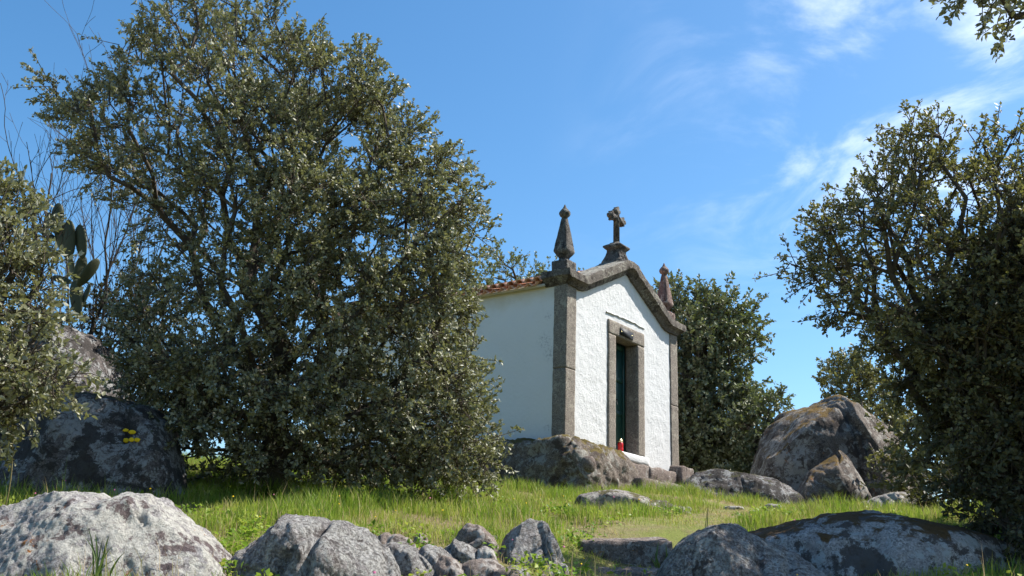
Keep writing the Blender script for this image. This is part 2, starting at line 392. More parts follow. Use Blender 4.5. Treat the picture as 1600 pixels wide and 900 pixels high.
def grass_mat(name, cols, transl=0.45):
    t = NT(name); a = t.new('Attribute', attribute_name='rnd')
    r = t.new('ValToRGB'); t.l.new(a.outputs['Fac'], r.inputs[0])
    els = r.color_ramp.elements
    els[0].position = cols[0][0]; els[0].color = (*cols[0][1], 1)
    els[1].position = cols[-1][0]; els[1].color = (*cols[-1][1], 1)
    for p, cc in cols[1:-1]:
        e = els.new(p); e.color = (*cc, 1)
    t.setin(t.b, 'Base Color', r.outputs[0]); t.b.inputs['Roughness'].default_value = 0.5
    t.b.inputs['Specular IOR Level'].default_value = 0.3
    tr = t.new('BsdfTranslucent'); t.l.new(r.outputs[0], tr.inputs['Color'])
    mx = t.new('MixShader'); mx.inputs[0].default_value = transl
    t.l.new(t.b.outputs[0], mx.inputs[1]); t.l.new(tr.outputs[0], mx.inputs[2]); t.l.new(mx.outputs[0], t.out.inputs[0])
    return t.m
M['grass'] = grass_mat('meadow_grass', [(0.0, (0.10, 0.20, 0.02)), (0.42, (0.23, 0.33, 0.035)), (0.72, (0.34, 0.38, 0.06)), (0.88, (0.42, 0.36, 0.14)), (1.0, (0.45, 0.34, 0.19))])
M['blade'] = grass_mat('broad_blade', [(0.0, (0.05, 0.10, 0.02)), (1.0, (0.12, 0.17, 0.04))], 0.3)
M['stem'] = grass_mat('dry_stem', [(0.0, (0.20, 0.16, 0.07)), (1.0, (0.32, 0.27, 0.14))], 0.2)

t = NT('meadow_soil'); c = t.coord()
g1 = t.noise(c, 0.9, 6, 0.65, 0.4); g2 = t.noise(c, 9, 7, 0.7); g3 = t.noise(c, 70, 4, 0.7)
sc_ = t.mix(g2, (0.13, 0.10, 0.06), (0.30, 0.24, 0.14))
sc_ = t.mix(t.ramp(g1, 0.38, 0.62), sc_, t.mix(g3, (0.10, 0.14, 0.025), (0.24, 0.25, 0.07)))
sc_ = t.mix(t.ramp(g3, 0.62, 0.7, 0, 0.6), sc_, (0.42, 0.36, 0.22))
M['soil'] = t.finish(sc_, 0.95, t.bump(t.math('ADD', g2, t.math('MULTIPLY', g3, 0.5)), 0.9, 0.04), 0.1)

# ------------------------------------------------------------------ ground
CH_O = np.array([0.92, 16.142, 2.232]); CH_T = 0.944; CH_W = 4.087
CU_ = np.array([math.cos(CH_T), math.sin(CH_T), 0]); CB_ = np.array([-math.sin(CH_T), math.cos(CH_T), 0])
def chp(u, b, z): return CH_O + CU_ * u + CB_ * b + np.array([0, 0, z])
ctrl = [at(*p) for p in [
    (0, 930, 5.2), (250, 935, 5.3), (500, 960, 5.6), (650, 928, 6.3), (800, 922, 6.4), (1000, 940, 6.6), (1300, 960, 6.6), (1600, 950, 6.0),
    (0, 800, 8.6), (330, 868, 7.0), (300, 785, 10), (150, 790, 9.6), (450, 778, 11), (600, 786, 11), (560, 822, 8.6), (640, 852, 7.9), (780, 788, 12.5), (880, 784, 14.4),
    (690, 845, 8.2), (870, 848, 9.0), (980, 846, 9.5), (960, 900, 8.0), (980, 895, 8.85), (1000, 806, 12.5), (1090, 832, 10), (1200, 800, 13.5), (1080, 780, 15.5),
    (1150, 792, 15), (1270, 806, 15), (1400, 797, 13), (1500, 792, 13), (1620, 800, 12.5), (1300, 840, 9.6), (1500, 850, 9.6), (1620, 870, 9)]]
ctrl += [chp(2, 2, -0.35), chp(0, 5, -0.3), chp(4, 5, -0.3), chp(2, -1.0, -0.62), chp(4.4, -0.4, -0.55), chp(-0.6, 3, -0.35)]
ctrl += [np.array(p, float) for p in [(0, 26, 1.6), (8, 24, 1.4), (-8, 20, 1.5), (-9, 11, 1.1), (-9, 6.5, 0.1), (10, 15, 0.9), (11, 8, -0.2), (0, 1, -1.55), (-6, 1, -1.5), (7, 1, -1.6), (0, -8, -2.6), (-12, 25, 0.3), (14, 30, 0.0), (0, 38, -1.5), (-16, 10, 0.0), (18, 10, -0.6)]]
ctrl = np.array(ctrl)
def _tps(r2): return 0.5 * r2 * np.log(np.maximum(r2, 1e-12))
_n = len(ctrl); _D = ((ctrl[:, None, :2] - ctrl[None, :, :2]) ** 2).sum(-1)
_A = np.zeros((_n + 3, _n + 3)); _A[:_n, :_n] = _tps(_D) + np.eye(_n) * 0.02
_A[:_n, _n] = 1; _A[:_n, _n + 1:] = ctrl[:, :2]; _A[_n:, :_n] = _A[:_n, _n:].T
_w = np.linalg.solve(_A, np.concatenate([ctrl[:, 2], np.zeros(3)]))
def ground_z(x, y):
    x = np.atleast_1d(np.asarray(x, float)); y = np.atleast_1d(np.asarray(y, float)); out = np.zeros(len(x))
    for i in range(0, len(x), 40000):
        xs, ys = x[i:i + 40000], y[i:i + 40000]
        out[i:i + 40000] = _tps((xs[:, None] - ctrl[:, 0]) ** 2 + (ys[:, None] - ctrl[:, 1]) ** 2) @ _w[:_n] + _w[_n] + _w[_n + 1] * xs + _w[_n + 2] * ys
    r = np.hypot((x - 0) / 17.0, (y - 14) / 21.0)
    k = np.clip((r - 0.85) / 0.6, 0, 1); k = k * k * (3 - 2 * k)
    far = -2.0 - 14 * (1 - np.exp(-np.maximum(r - 1, 0) / 6))
    out = np.clip(out, -4, 2.4) * (1 - k) + far * k
    P = np.stack([x, y, np.zeros(len(x))], 1)
    return out + 0.035 * noise3(P * 1.3, 3) * (1 - k) + 0.016 * noise3(P * 4.5, 4) * (1 - k)
def gz(x, y): return float(ground_z(x, y)[0])
def graded(lo, hi, step, far):
    c = np.arange(lo, hi + step / 2, step); a, b = [], []
    s = step; v = hi
    while v < far: s *= 1.22; v += s; a.append(v)
    s = step; v = lo
    while v > -far: s *= 1.22; v -= s; b.append(v)
    return np.concatenate([b[::-1], c, a])
gx = graded(-8, 9, 0.11, 2500); gy = graded(3.5, 19, 0.11, 2500)
XX, YY = np.meshgrid(gx, gy, indexing='ij')
GV = np.stack([XX.ravel(), YY.ravel(), ground_z(XX.ravel(), YY.ravel())], 1)
ground = link('ground', mesh_np('ground', GV, grid_faces(len(gx), len(gy))), M['soil'])
ground['kind'] = 'structure'

# ------------------------------------------------------------------ chapel
W = CH_W
chapel = empty('chapel', tuple(CH_O), CH_T)
tag(chapel, 'small white stone chapel with green door, granite cornice, pinnacles and tiled roof', 'chapel')
LEN = 5.6                                   # depth of the building
def cpart(name, VF, mat, smooth=False, parent=None, attrs=None, sharp=0):
    V, F = VF
    return link(name, mesh_np(name, V, F, smooth, attrs, sharp), mat, parent or chapel)
# front wall with the door opening cut out; built as a grid so the stucco can be uneven
DC, DB, DT, DS = 0.408, 0.666, 2.183, 0.133    # half opening, half frame, opening top, sill level
ZE, ZK, ZA = 2.72, 2.71, 3.45                  # wall head, kneeler underside, gable apex underside
m_ = W / 2
KU = 0.50                                       # where the rake leaves the kneeler
def gable_z(u):
    d = np.abs(np.asarray(u, float) - m_)
    z = ZK + (ZA - ZK) * (1 - d / (m_ - KU))
    return np.maximum(ZK, np.minimum(z, ZA - 0.03))
def wall_patch(u0, u1, z0, z1, nu, nz, top=None, amp=0.006):
    uu = np.linspace(u0, u1, nu); tt = np.linspace(0, 1, nz)
    U, T = np.meshgrid(uu, tt, indexing='ij')
    zt = (gable_z(U) + 0.06) if top else z1
    Z = z0 + T * (zt - z0)
    P = np.stack([U.ravel(), np.zeros(U.size), Z.ravel()], 1)
    P[:, 1] = -amp * (fbm(P * 3.0, 3, 5) + 0.8 * fbm(P * np.array([16, 1, 11]), 3, 9)) * 1.0
    return P, grid_faces(nu, nz)
fr = join_np([wall_patch(0.02, m_ - DB + 0.03, -0.25, 0, 60, 160, True), wall_patch(m_ + DB - 0.03, W - 0.02, -0.25, 0, 60, 160, True),
              wall_patch(m_ - DB + 0.03, m_ + DB - 0.03, DT + 0.2, 0, 60, 60, True), wall_patch(m_ - DB + 0.03, m_ + DB - 0.03, -0.25, DS - 0.03, 60, 12)])
cpart('front_wall', fr, M['stucco'], True)
# side and back walls, a solid shell 0.5 m thick behind the front skin
def slab(x0, x1, y0, y1, z0, z1): return box_np(x0, x1, y0, y1, z0, z1)
def side_sheet(x, sgn):
    yy = np.linspace(0.02, LEN, 90); zz = np.linspace(-0.5, ZE + 0.05, 44); Y, Z = np.meshgrid(yy, zz, indexing='ij')
    P = np.stack([np.full(Y.size, x), Y.ravel(), Z.ravel()], 1); P[:, 0] += sgn * 0.010 * fbm(P * 1.1, 4, 31)
    F = grid_faces(90, 44); return P, (F if sgn > 0 else F[:, ::-1])
cpart('side_wall', side_sheet(0.0, -1), M['limewash'], True)
cpart('side_wall', side_sheet(W, 1), M['limewash'], True)
back = np.array([(0, LEN, -0.5), (W, LEN, -0.5), (W, LEN, ZE), (m_, LEN, ZA), (0, LEN, ZE)], float)
cpart('back_wall', (back, [np.array([[0, 4, 3, 2, 1]])]), M['limewash'])
inner = join_np([slab(0.04, 0.40, 0.26, LEN - 0.04, -0.5, ZE - 0.05), slab(W - 0.40, W - 0.04, 0.26, LEN - 0.04, -0.5, ZE - 0.05),
                 slab(0.04, m_ - DC - 0.05, 0.05, 0.25, -0.5, ZE - 0.04), slab(m_ + DC + 0.05, W - 0.04, 0.05, 0.25, -0.5, ZE - 0.04),
                 slab(m_ - DC - 0.05, m_ + DC + 0.05, 0.05, 0.25, DT + 0.1, ZE - 0.04)])
cpart('inner_masonry', inner, M['limewash'])
# corner quoins
PA = 0.289
for i, (u0, u1) in enumerate(((-0.018, PA), (W - PA, W + 0.018))):
    zz = [-0.3, 1.28, ZE + 0.02]
    q = empty('corner_pilaster', (0, 0, 0)); q.parent = chapel
    for k in range(2):
        cpart('stone', rough_box(u0, u1, -0.022, 0.235, zz[k] + 0.001, zz[k + 1] - 0.001, 0.03, 0.007, 0.007, 40 + i * 7 + k, 9), M['ashlar'], True, q)
# door surround
ds = empty('door_surround'); ds.parent = chapel
for s in (-1, 1):
    x0, x1 = sorted((m_ + s * DC, m_ + s * DB))
    cpart('jamb', rough_box(x0, x1, -0.030, 0.242, DS + 0.001, DT - 0.002, 0.04, 0.005, 0.012, 60 + s, 9), M['ashlar'], True, ds)
cpart('lintel', rough_box(m_ - DB - 0.005, m_ + DB + 0.005, -0.033, 0.242, DT, DT + 0.262, 0.04, 0.006, 0.014, 63, 9), M['ashlar'], True, ds)
cpart('sill', rough_box(m_ - DB - 0.06, m_ + DB + 0.10, -0.075, 0.26, -0.02, DS, 0.04, 0.014, 0.03, 64, 6), M['stucco'], True, ds)
# door of two leaves, each with rails and sunk panels
door = empty('door'); door.parent = chapel
for s in (0, 1):
    a0 = m_ - DC + 0.001 + s * DC; a1 = a0 + DC - 0.006
    ps = [slab(a0, a1, 0.262, 0.285, DS, DT - 0.002)]
    for x0, x1 in ((a0, a0 + 0.07), (a1 - 0.07, a1)): ps.append(slab(x0, x1, 0.243, 0.2615, DS, DT - 0.002))
    for z0, z1 in ((DS, DS + 0.16), (0.83, 0.93), (1.46, 1.55), (DT - 0.12, DT - 0.002)): ps.append(slab(a0 + 0.0705, a1 - 0.0705, 0.244, 0.2615, z0, z1))
    cpart('leaf', join_np(ps), M['door'], False, door)
V, F = tube_edges(np.array([[m_ + 0.05, 0.235, 1.12], [m_ + 0.05, 0.235, 1.12]]), np.array([[m_ + 0.05, 0.20, 1.12], [m_ + 0.05, 0.205, 1.02]]), np.array([0.01, 0.01]), np.array([0.01, 0.01]), 8)
cpart('handle', (V, F), M['iron'], True, door)
for z in (0.62, 1.34):
    cpart('hinge_strap', slab(m_ - DC + 0.003, m_ - 0.12, 0.232, 0.243, z, z + 0.035), M['iron'], False, door)
# plaque with two studs, slightly tilted
pl = cpart('plaque', slab(-0.235, 0.235, -0.012, 0.0, -0.072, 0.072), M['plaque'])
pl.location = (m_ - 0.042, -0.0405, DT + 0.112); pl.rotation_euler = (0, math.radians(1.0), 0)
for sx in (-1, 1):
    V, F = lathe([(0.014, 0), (0.013, 0.008), (0.006, 0.014)], 10)
    s_ = link('stud', mesh_np('stud', V @ np.array([[1, 0, 0], [0, 0, 1], [0, -1, 0]], float).T, F), M['brass'], pl); s_.location = (sx * 0.205, -0.0125, sx * 0.01)
# raking cornice with kneelers: a moulded profile swept along the gable
def cornice():
    path = [(-0.15, ZK, 0.14), (-0.125, ZK, 0.12), (-0.08, ZK, 0.07), (-0.03, ZK, 0.015), (0.02, ZK, 0), (0.25, ZK, 0), (KU - 0.12, ZK + 0.0, 0), (KU, ZK + 0.012, 0), (KU + 0.10, ZK + 0.045, 0)]
    for f in np.linspace(0.12, 0.90, 9): path.append((KU + (m_ - KU) * f, ZK + (ZA - ZK) * f, 0))
    path += [(m_ - 0.10, ZA - 0.035, 0), (m_ - 0.045, ZA - 0.012, 0), (m_, ZA - 0.005, 0)]
    path += [(2 * m_ - u, z, b) for u, z, b in path[-2::-1]]
    path = np.array(path)
    prof = np.array([(0.02, 0.0), (0.05, 0.0), (0.065, 0.03), (0.10, 0.07), (0.15, 0.098), (0.168, 0.104), (0.17, 0.17), (0.165, 0.235), (0.15, 0.25), (0.0, 0.255), (-0.20, 0.262), (-0.42, 0.265), (-0.42, 0.0)])
    d = np.gradient(path[:, :2], axis=0); d /= np.linalg.norm(d, axis=1, keepdims=True)
    nrm = np.stack([-d[:, 1], d[:, 0]], 1)
    nrm[:, :] = nrm / np.maximum(nrm[:, 1:2], 0.5) * 0.96
    V = []
    for i in range(len(path)):
        tt = np.maximum(prof[:, 1], path[i, 2]) ; q = path[i, :2] + nrm[i] * tt[:, None]
        V.append(np.stack([q[:, 0], -prof[:, 0], q[:, 1]], 1))
    return path, prof, np.array(V)
path, prof, SV = cornice()
def cornice_piece(i0, i1, seed):
    V = SV[i0:i1 + 1].copy(); n, k = V.shape[:2]
    # subdivide along the path
    out = []
    for i in range(n - 1):
        for f in np.linspace(0, 1, 5)[:-1]: out.append(V[i] * (1 - f) + V[i + 1] * f)
    out.append(V[-1]); V = np.array(out); n = len(V)
    V[0, :, 0] += 0.002; V[-1, :, 0] -= 0.002
    P = V.reshape(-1, 3); c = P.mean(0)
    P = P + np.stack([fbm(P * 9, 4, seed + a, 0.6) for a in range(3)], 1) * 0.010
    F = [grid_faces(n, k, True), np.arange(k)[None, ::-1], (np.arange(k) + k * (n - 1))[None]]
    return P, F
n_st = len(path)
cor = empty('raking_cornice'); cor.parent = chapel
cuts = [0, 8, 14, 20, 22, n_st - 15, n_st - 9, n_st - 1]
cuts = sorted(set([0, 8, 13, n_st // 2 - 2, n_st // 2 + 2, n_st - 14, n_st - 9, n_st - 1]))
for i, (a, b) in enumerate(zip(cuts[:-1], cuts[1:])):
    P, F = cornice_piece(a, b, 80 + i * 5)
    cpart('cornice_stone', (P, F), M['cornice_stone'], True, cor, None, 38)
# roof: boards under, then barrel tiles one by one
roof = empty('roof'); roof.parent = chapel
RZ0, RZ1 = ZE + 0.05, ZA + 0.08
sl = math.atan2(RZ1 - RZ0, m_ + 0.14); SLEN = math.hypot(RZ1 - RZ0, m_ + 0.14)
dk = []
for s in (-1, 1):
    x0 = m_ + s * (m_ + 0.08); V = np.array([(x0, 0.40, RZ0), (m_, 0.40, RZ1 - 0.02), (m_, LEN + 0.1, RZ1 - 0.02), (x0, LEN + 0.1, RZ0),
                                             (x0, 0.40, RZ0 - 0.05), (m_, 0.40, RZ1 - 0.07), (m_, LEN + 0.1, RZ1 - 0.07), (x0, LEN + 0.1, RZ0 - 0.05)], float)
    dk.append((V, np.array([(0, 1, 2, 3), (7, 6, 5, 4), (0, 3, 7, 4), (1, 5, 6, 2), (0, 4, 5, 1), (3, 2, 6, 7)])))
cpart('roof_deck', join_np(dk), M['limewash'], False, roof)
def barrel(L, r0, r1, th, seg=8, flip=False):
    """half-round tile along +X, wide end at 0; flip: trough"""
    V = []
    for x, r in ((0, r0), (L, r1)):
        for rr in (r, r - th):
            a = np.linspace(0, math.pi, seg + 1); z = rr * np.sin(a) * 0.85
            V.append(np.stack([np.full(seg + 1, x), rr * np.cos(a), -z if flip else z], 1))
    V = np.concatenate(V); k = seg + 1; F = []
    def strip(a, b, rev): 
        i = np.arange(seg); q = np.stack([a + i, b + i, b + i + 1, a + i + 1], 1); F.append(q[:, ::-1] if rev else q)
    strip(0, 2 * k, flip); strip(k, 3 * k, not flip); strip(0, k, not flip); strip(2 * k, 3 * k, flip)
    return V, F
TP = 0.185; TL = 0.44
V, F = barrel(TL, 0.083, 0.070, 0.014); tile_me = mesh_np('tile', V, F); tile_me.materials.append(M['tile'])
V, F = barrel(TL, 0.078, 0.088, 0.014, 8, True); pan_me = mesh_np('pan_tile', V, F); pan_me.materials.append(M['tile'])
rng = np.random.default_rng(5)
ncol = int((LEN - 0.45) / TP); nrow = int(math.ceil(SLEN / 0.36))
rest = []
for s in (-1, 1):
    for j in range(ncol):
        y = 0.50 + j * TP
        for i in range(nrow):
            dist = -0.03 + i * 0.36
            if dist + TL > SLEN + 0.12: continue
            lift = 0.055 + (0.012 if i else 0)
            x = m_ + s * (m_ + 0.14) - s * dist * math.cos(sl); z = RZ0 + dist * math.sin(sl) + lift
            rot = (rng.normal(0, 0.03), -sl + rng.normal(0, 0.015) + 0.03, rng.normal(0, 0.02)) if s < 0 else (rng.normal(0, 0.03), -sl + rng.normal(0, 0.015) + 0.03, math.pi + rng.normal(0, 0.02))
            if s < 0:
                for me, nm, dy, dz in ((tile_me, 'tile', 0, 0), (pan_me, 'pan_tile', TP / 2, -0.012)):
                    if nm == 'pan_tile' and i > 0: continue
                    o = bpy.data.objects.new(nm, me); COL.objects.link(o); o.parent = roof
                    o.location = (x + rng.normal(0, 0.006), y + dy + rng.normal(0, 0.004), z + dz); o.rotation_euler = rot
            else:
                R = np.array(Matrix.Rotation(rot[2], 3, 'Z') @ Matrix.Rotation(rot[1], 3, 'Y'))
                V, F = barrel(TL, 0.083, 0.070, 0.014, 6); rest.append((V @ R.T + np.array([x, y, z]), F))
o = cpart('far_slope_tiles', join_np(rest), M['tile'], True, roof); o['kind'] = 'stuff'
V, F = barrel(0.45, 0.10, 0.085, 0.016); ridge_me = mesh_np('ridge_tile', V, F); ridge_me.materials.append(M['tile'])
for j in range(13):
    o = bpy.data.objects.new('ridge_tile', ridge_me); COL.objects.link(o); o.parent = roof
    o.location = (m_, 0.5 + j * 0.39, RZ1 + 0.05 + 0.005 * (j % 2)); o.rotation_euler = (0, 0.03, math.pi / 2)
# pinnacles on the kneelers
def pinnacle(u, y, mat, lab):
    p = empty('pinnacle', (u, y, ZK + 0.255)); p.parent = chapel; p.scale = (0.96, 0.96, 1.16); p['label'] = lab
    cpart('pedestal', rough_box(-0.165, 0.165, -0.165, 0.165, 0, 0.19, 0.03, 0.008, 0.02, 5, 9), mat, True, p)
    pr = [(0.085, 0.188), (0.072, 0.21), (0.066, 0.235), (0.075, 0.26), (0.115, 0.30), (0.136, 0.335), (0.140, 0.36)]
    pr += [(0.140 + (0.042 - 0.140) * f, 0.36 + 0.52 * f) for f in np.linspace(0.08, 1, 9)]
    V, F = lathe(pr, square=True)
    # sunk panel on each shaft face: pull the face centres in
    z = V[:, 2]; mid = ((np.abs(V[:, 0]) < 1e-6) | (np.abs(V[:, 1]) < 1e-6)) & (z > 0.40) & (z < 0.84)
    V[mid, :2] *= 0.90
    V += np.stack([fbm(V * 14, 3, 20 + a) for a in range(3)], 1) * 0.006
    cpart('shaft', (V, F), mat, False, p)
    V, F = lathe([(0.04, 0.872), (0.058, 0.895), (0.09, 0.92), (0.106, 0.95), (0.102, 0.975), (0.075, 1.01), (0.040, 1.04), (0.022, 1.075), (0.012, 1.10)], 14)
    V += np.stack([fbm(V * 14, 3, 26 + a) for a in range(3)], 1) * 0.006
    cpart('ball_finial', (V, F), mat, True, p)
pinnacle(0.155, 0.16, M['finial_stone'], 'dark grey stone pinnacle at the near corner')
pinnacle(W - 0.155, 0.16, M['finial_red'], 'reddish lichened stone pinnacle at the far corner')
# cross on its pedestal at the apex
cr_ = empty('stone_cross', (m_, 0.20, ZA + 0.235)); cr_.parent = chapel; cr_.scale = (1.0, 0.98, 1.10)
V, F = lathe([(0.215, -0.06), (0.212, 0.02), (0.19, 0.06), (0.155, 0.13), (0.135, 0.20), (0.135, 0.235), (0.165, 0.262), (0.192, 0.29), (0.190, 0.315), (0.14, 0.345), (0.10, 0.362), (0.085, 0.385)], square=True)
V += np.stack([fbm(V * 12, 3, 33 + a) for a in range(3)], 1) * 0.008
cpart('pedestal', (V, F), M['finial_stone'], False, cr_)
# scrolls in relief on the front of the pedestal
def spiral(cx, cz, turns, r, sgn):
    a = np.linspace(0, turns * 2 * math.pi, 26); rr = r * (1 - 0.8 * a / a[-1])
    return np.stack([cx + sgn * rr * np.cos(a), np.zeros(26), cz + rr * np.sin(a)], 1)
scr = []
for (cx, cz, r, s) in ((0.07, 0.085, 0.06, 1), (-0.07, 0.085, 0.06, -1), (0.05, 0.185, 0.045, 1), (-0.05, 0.185, 0.045, -1)):
    q = spiral(cx, cz, 1.6, r, s); q[:, 1] = -np.interp(q[:, 2], [0.02, 0.06, 0.13, 0.2, 0.235], [0.212, 0.19, 0.155, 0.135, 0.135]) - 0.004
    scr.append(tube_edges(q[:-1], q[1:], np.full(25, 0.011), np.full(25, 0.011), 6))
cpart('scroll_relief', join_np(scr), M['finial_stone'], True, cr_)
def cross_outline():
    hw = 0.043; arm = 0.29; z0, zc_, z1 = 0.375, 0.835, 1.01
    def tre(cx, cz, dx, dz):      # flared trefoil end, walking counter-clockwise
        px, pz = -dz, dx
        pts = []
        for f, s in ((0.0, -1.0), (0.02, -1.9), (0.07, -1.85), (0.06, -1.0), (0.115, -0.75), (0.13, 0), (0.115, 0.75), (0.06, 1.0), (0.07, 1.85), (0.02, 1.9), (0.0, 1.0)):
            pts.append((cx + dx * f + px * hw * s, cz + dz * f + pz * hw * s))
        return pts
    pts = [(-hw * 1.1, z0), (hw * 1.1, z0), (hw, zc_ - hw)]
    pts += tre(arm - 0.12, zc_, 1, 0) + [(hw, zc_ + hw)] + tre(0, z1 - 0.08, 0, 1) + [(-hw, zc_ + hw)] + tre(-arm + 0.12, zc_, -1, 0) + [(-hw, zc_ - hw)]
    return np.array(pts)
co = cross_outline(); kk = len(co)
V = np.concatenate([np.stack([co[:, 0], np.full(kk, -0.045), co[:, 1]], 1), np.stack([co[:, 0], np.full(kk, 0.045), co[:, 1]], 1)])
i = np.arange(kk); j = (i + 1) % kk
cpart('cross', (V, [np.arange(kk)[None], (np.arange(kk) + kk)[None, ::-1], np.stack([j, i, i + kk, j + kk], 1)]), M['finial_stone'], False, cr_)
# crack lines in the stucco above the door: thin recess-like dark seams built as slivers of proud mortar
def seam(pts, w, d, seed):
    pts = np.array(pts, float); n = len(pts); A = np.stack([pts[:, 0], np.full(n, -d), pts[:, 1]], 1)
    return tube_edges(A[:-1], A[1:], np.full(n - 1, w), np.full(n - 1, w), 5)
sx = np.linspace(m_ - DB - 0.06, m_ + DB + 0.03, 16); sz = DT + 0.37 + 0.035 * np.interp(np.abs(sx - m_), [0, DB], [1, 0]) + rng.normal(0, 0.008, 16)
cpart('stucco_ridge', seam(np.stack([sx, sz], 1), 0.014, 0.012, 1), M['stucco'], True)

# things by the door
lan = empty('grave_candle', tuple(chp(m_ - 0.02, 0.10, DS + 0.012)), CH_T)
tag(lan, 'red glass votive candle with gold cap on the chapel door sill', 'candle')
V, F = lathe([(0.045, 0), (0.052, 0.01), (0.052, 0.07), (0.046, 0.085), (0.052, 0.10), (0.050, 0.16), (0.040, 0.18)], 16); cpart('glass', (V, F), M['red'], True, lan)
V, F = lathe([(0.046, 0.181), (0.046, 0.20), (0.030, 0.215), (0.026, 0.235), (0.010, 0.245)], 16); cpart('cap', (V, F), M['brass'], True, lan)

# plinth stones and the step in front of the chapel
def stone_thing(name, VF, mat, label, cat, group=None):
    V, F = VF; c = V.mean(0); c[2] = V[:, 2].min()
    o = link(name, mesh_np(name, V - c, F), mat); o.location = tuple(c); return tag(o, label, cat, group)
def loc2w(V): return CH_O + V[:, :1] * CU_ + V[:, 1:2] * CB_ + V[:, 2:3] * np.array([0, 0, 1.0])
for (a, nm, lab) in (((1.30, 2.62, -0.16, 0.02, -0.75, -0.035), 'plinth_stone', 'long plinth stone below the chapel door sill'),
                     ((2.63, 3.72, -0.17, 0.02, -0.75, -0.03), 'plinth_stone', 'plinth stone under the right half of the chapel front'),
                     ((3.73, 4.28, -0.26, 0.30, -0.8, 0.10), 'corner_stone', 'squat stone block at the foot of the far pilaster'),
                     ((1.15, 4.5, -0.80, -0.28, -0.95, -0.40), 'step_slab', 'long stone step in front of the chapel plinth')):
    V, F = rough_box(*a, 0.05, 0.03, 0.05, int(a[0] * 10), 4)
    stone_thing(nm, (loc2w(V), F), M['rock_brown'], lab, 'stone')

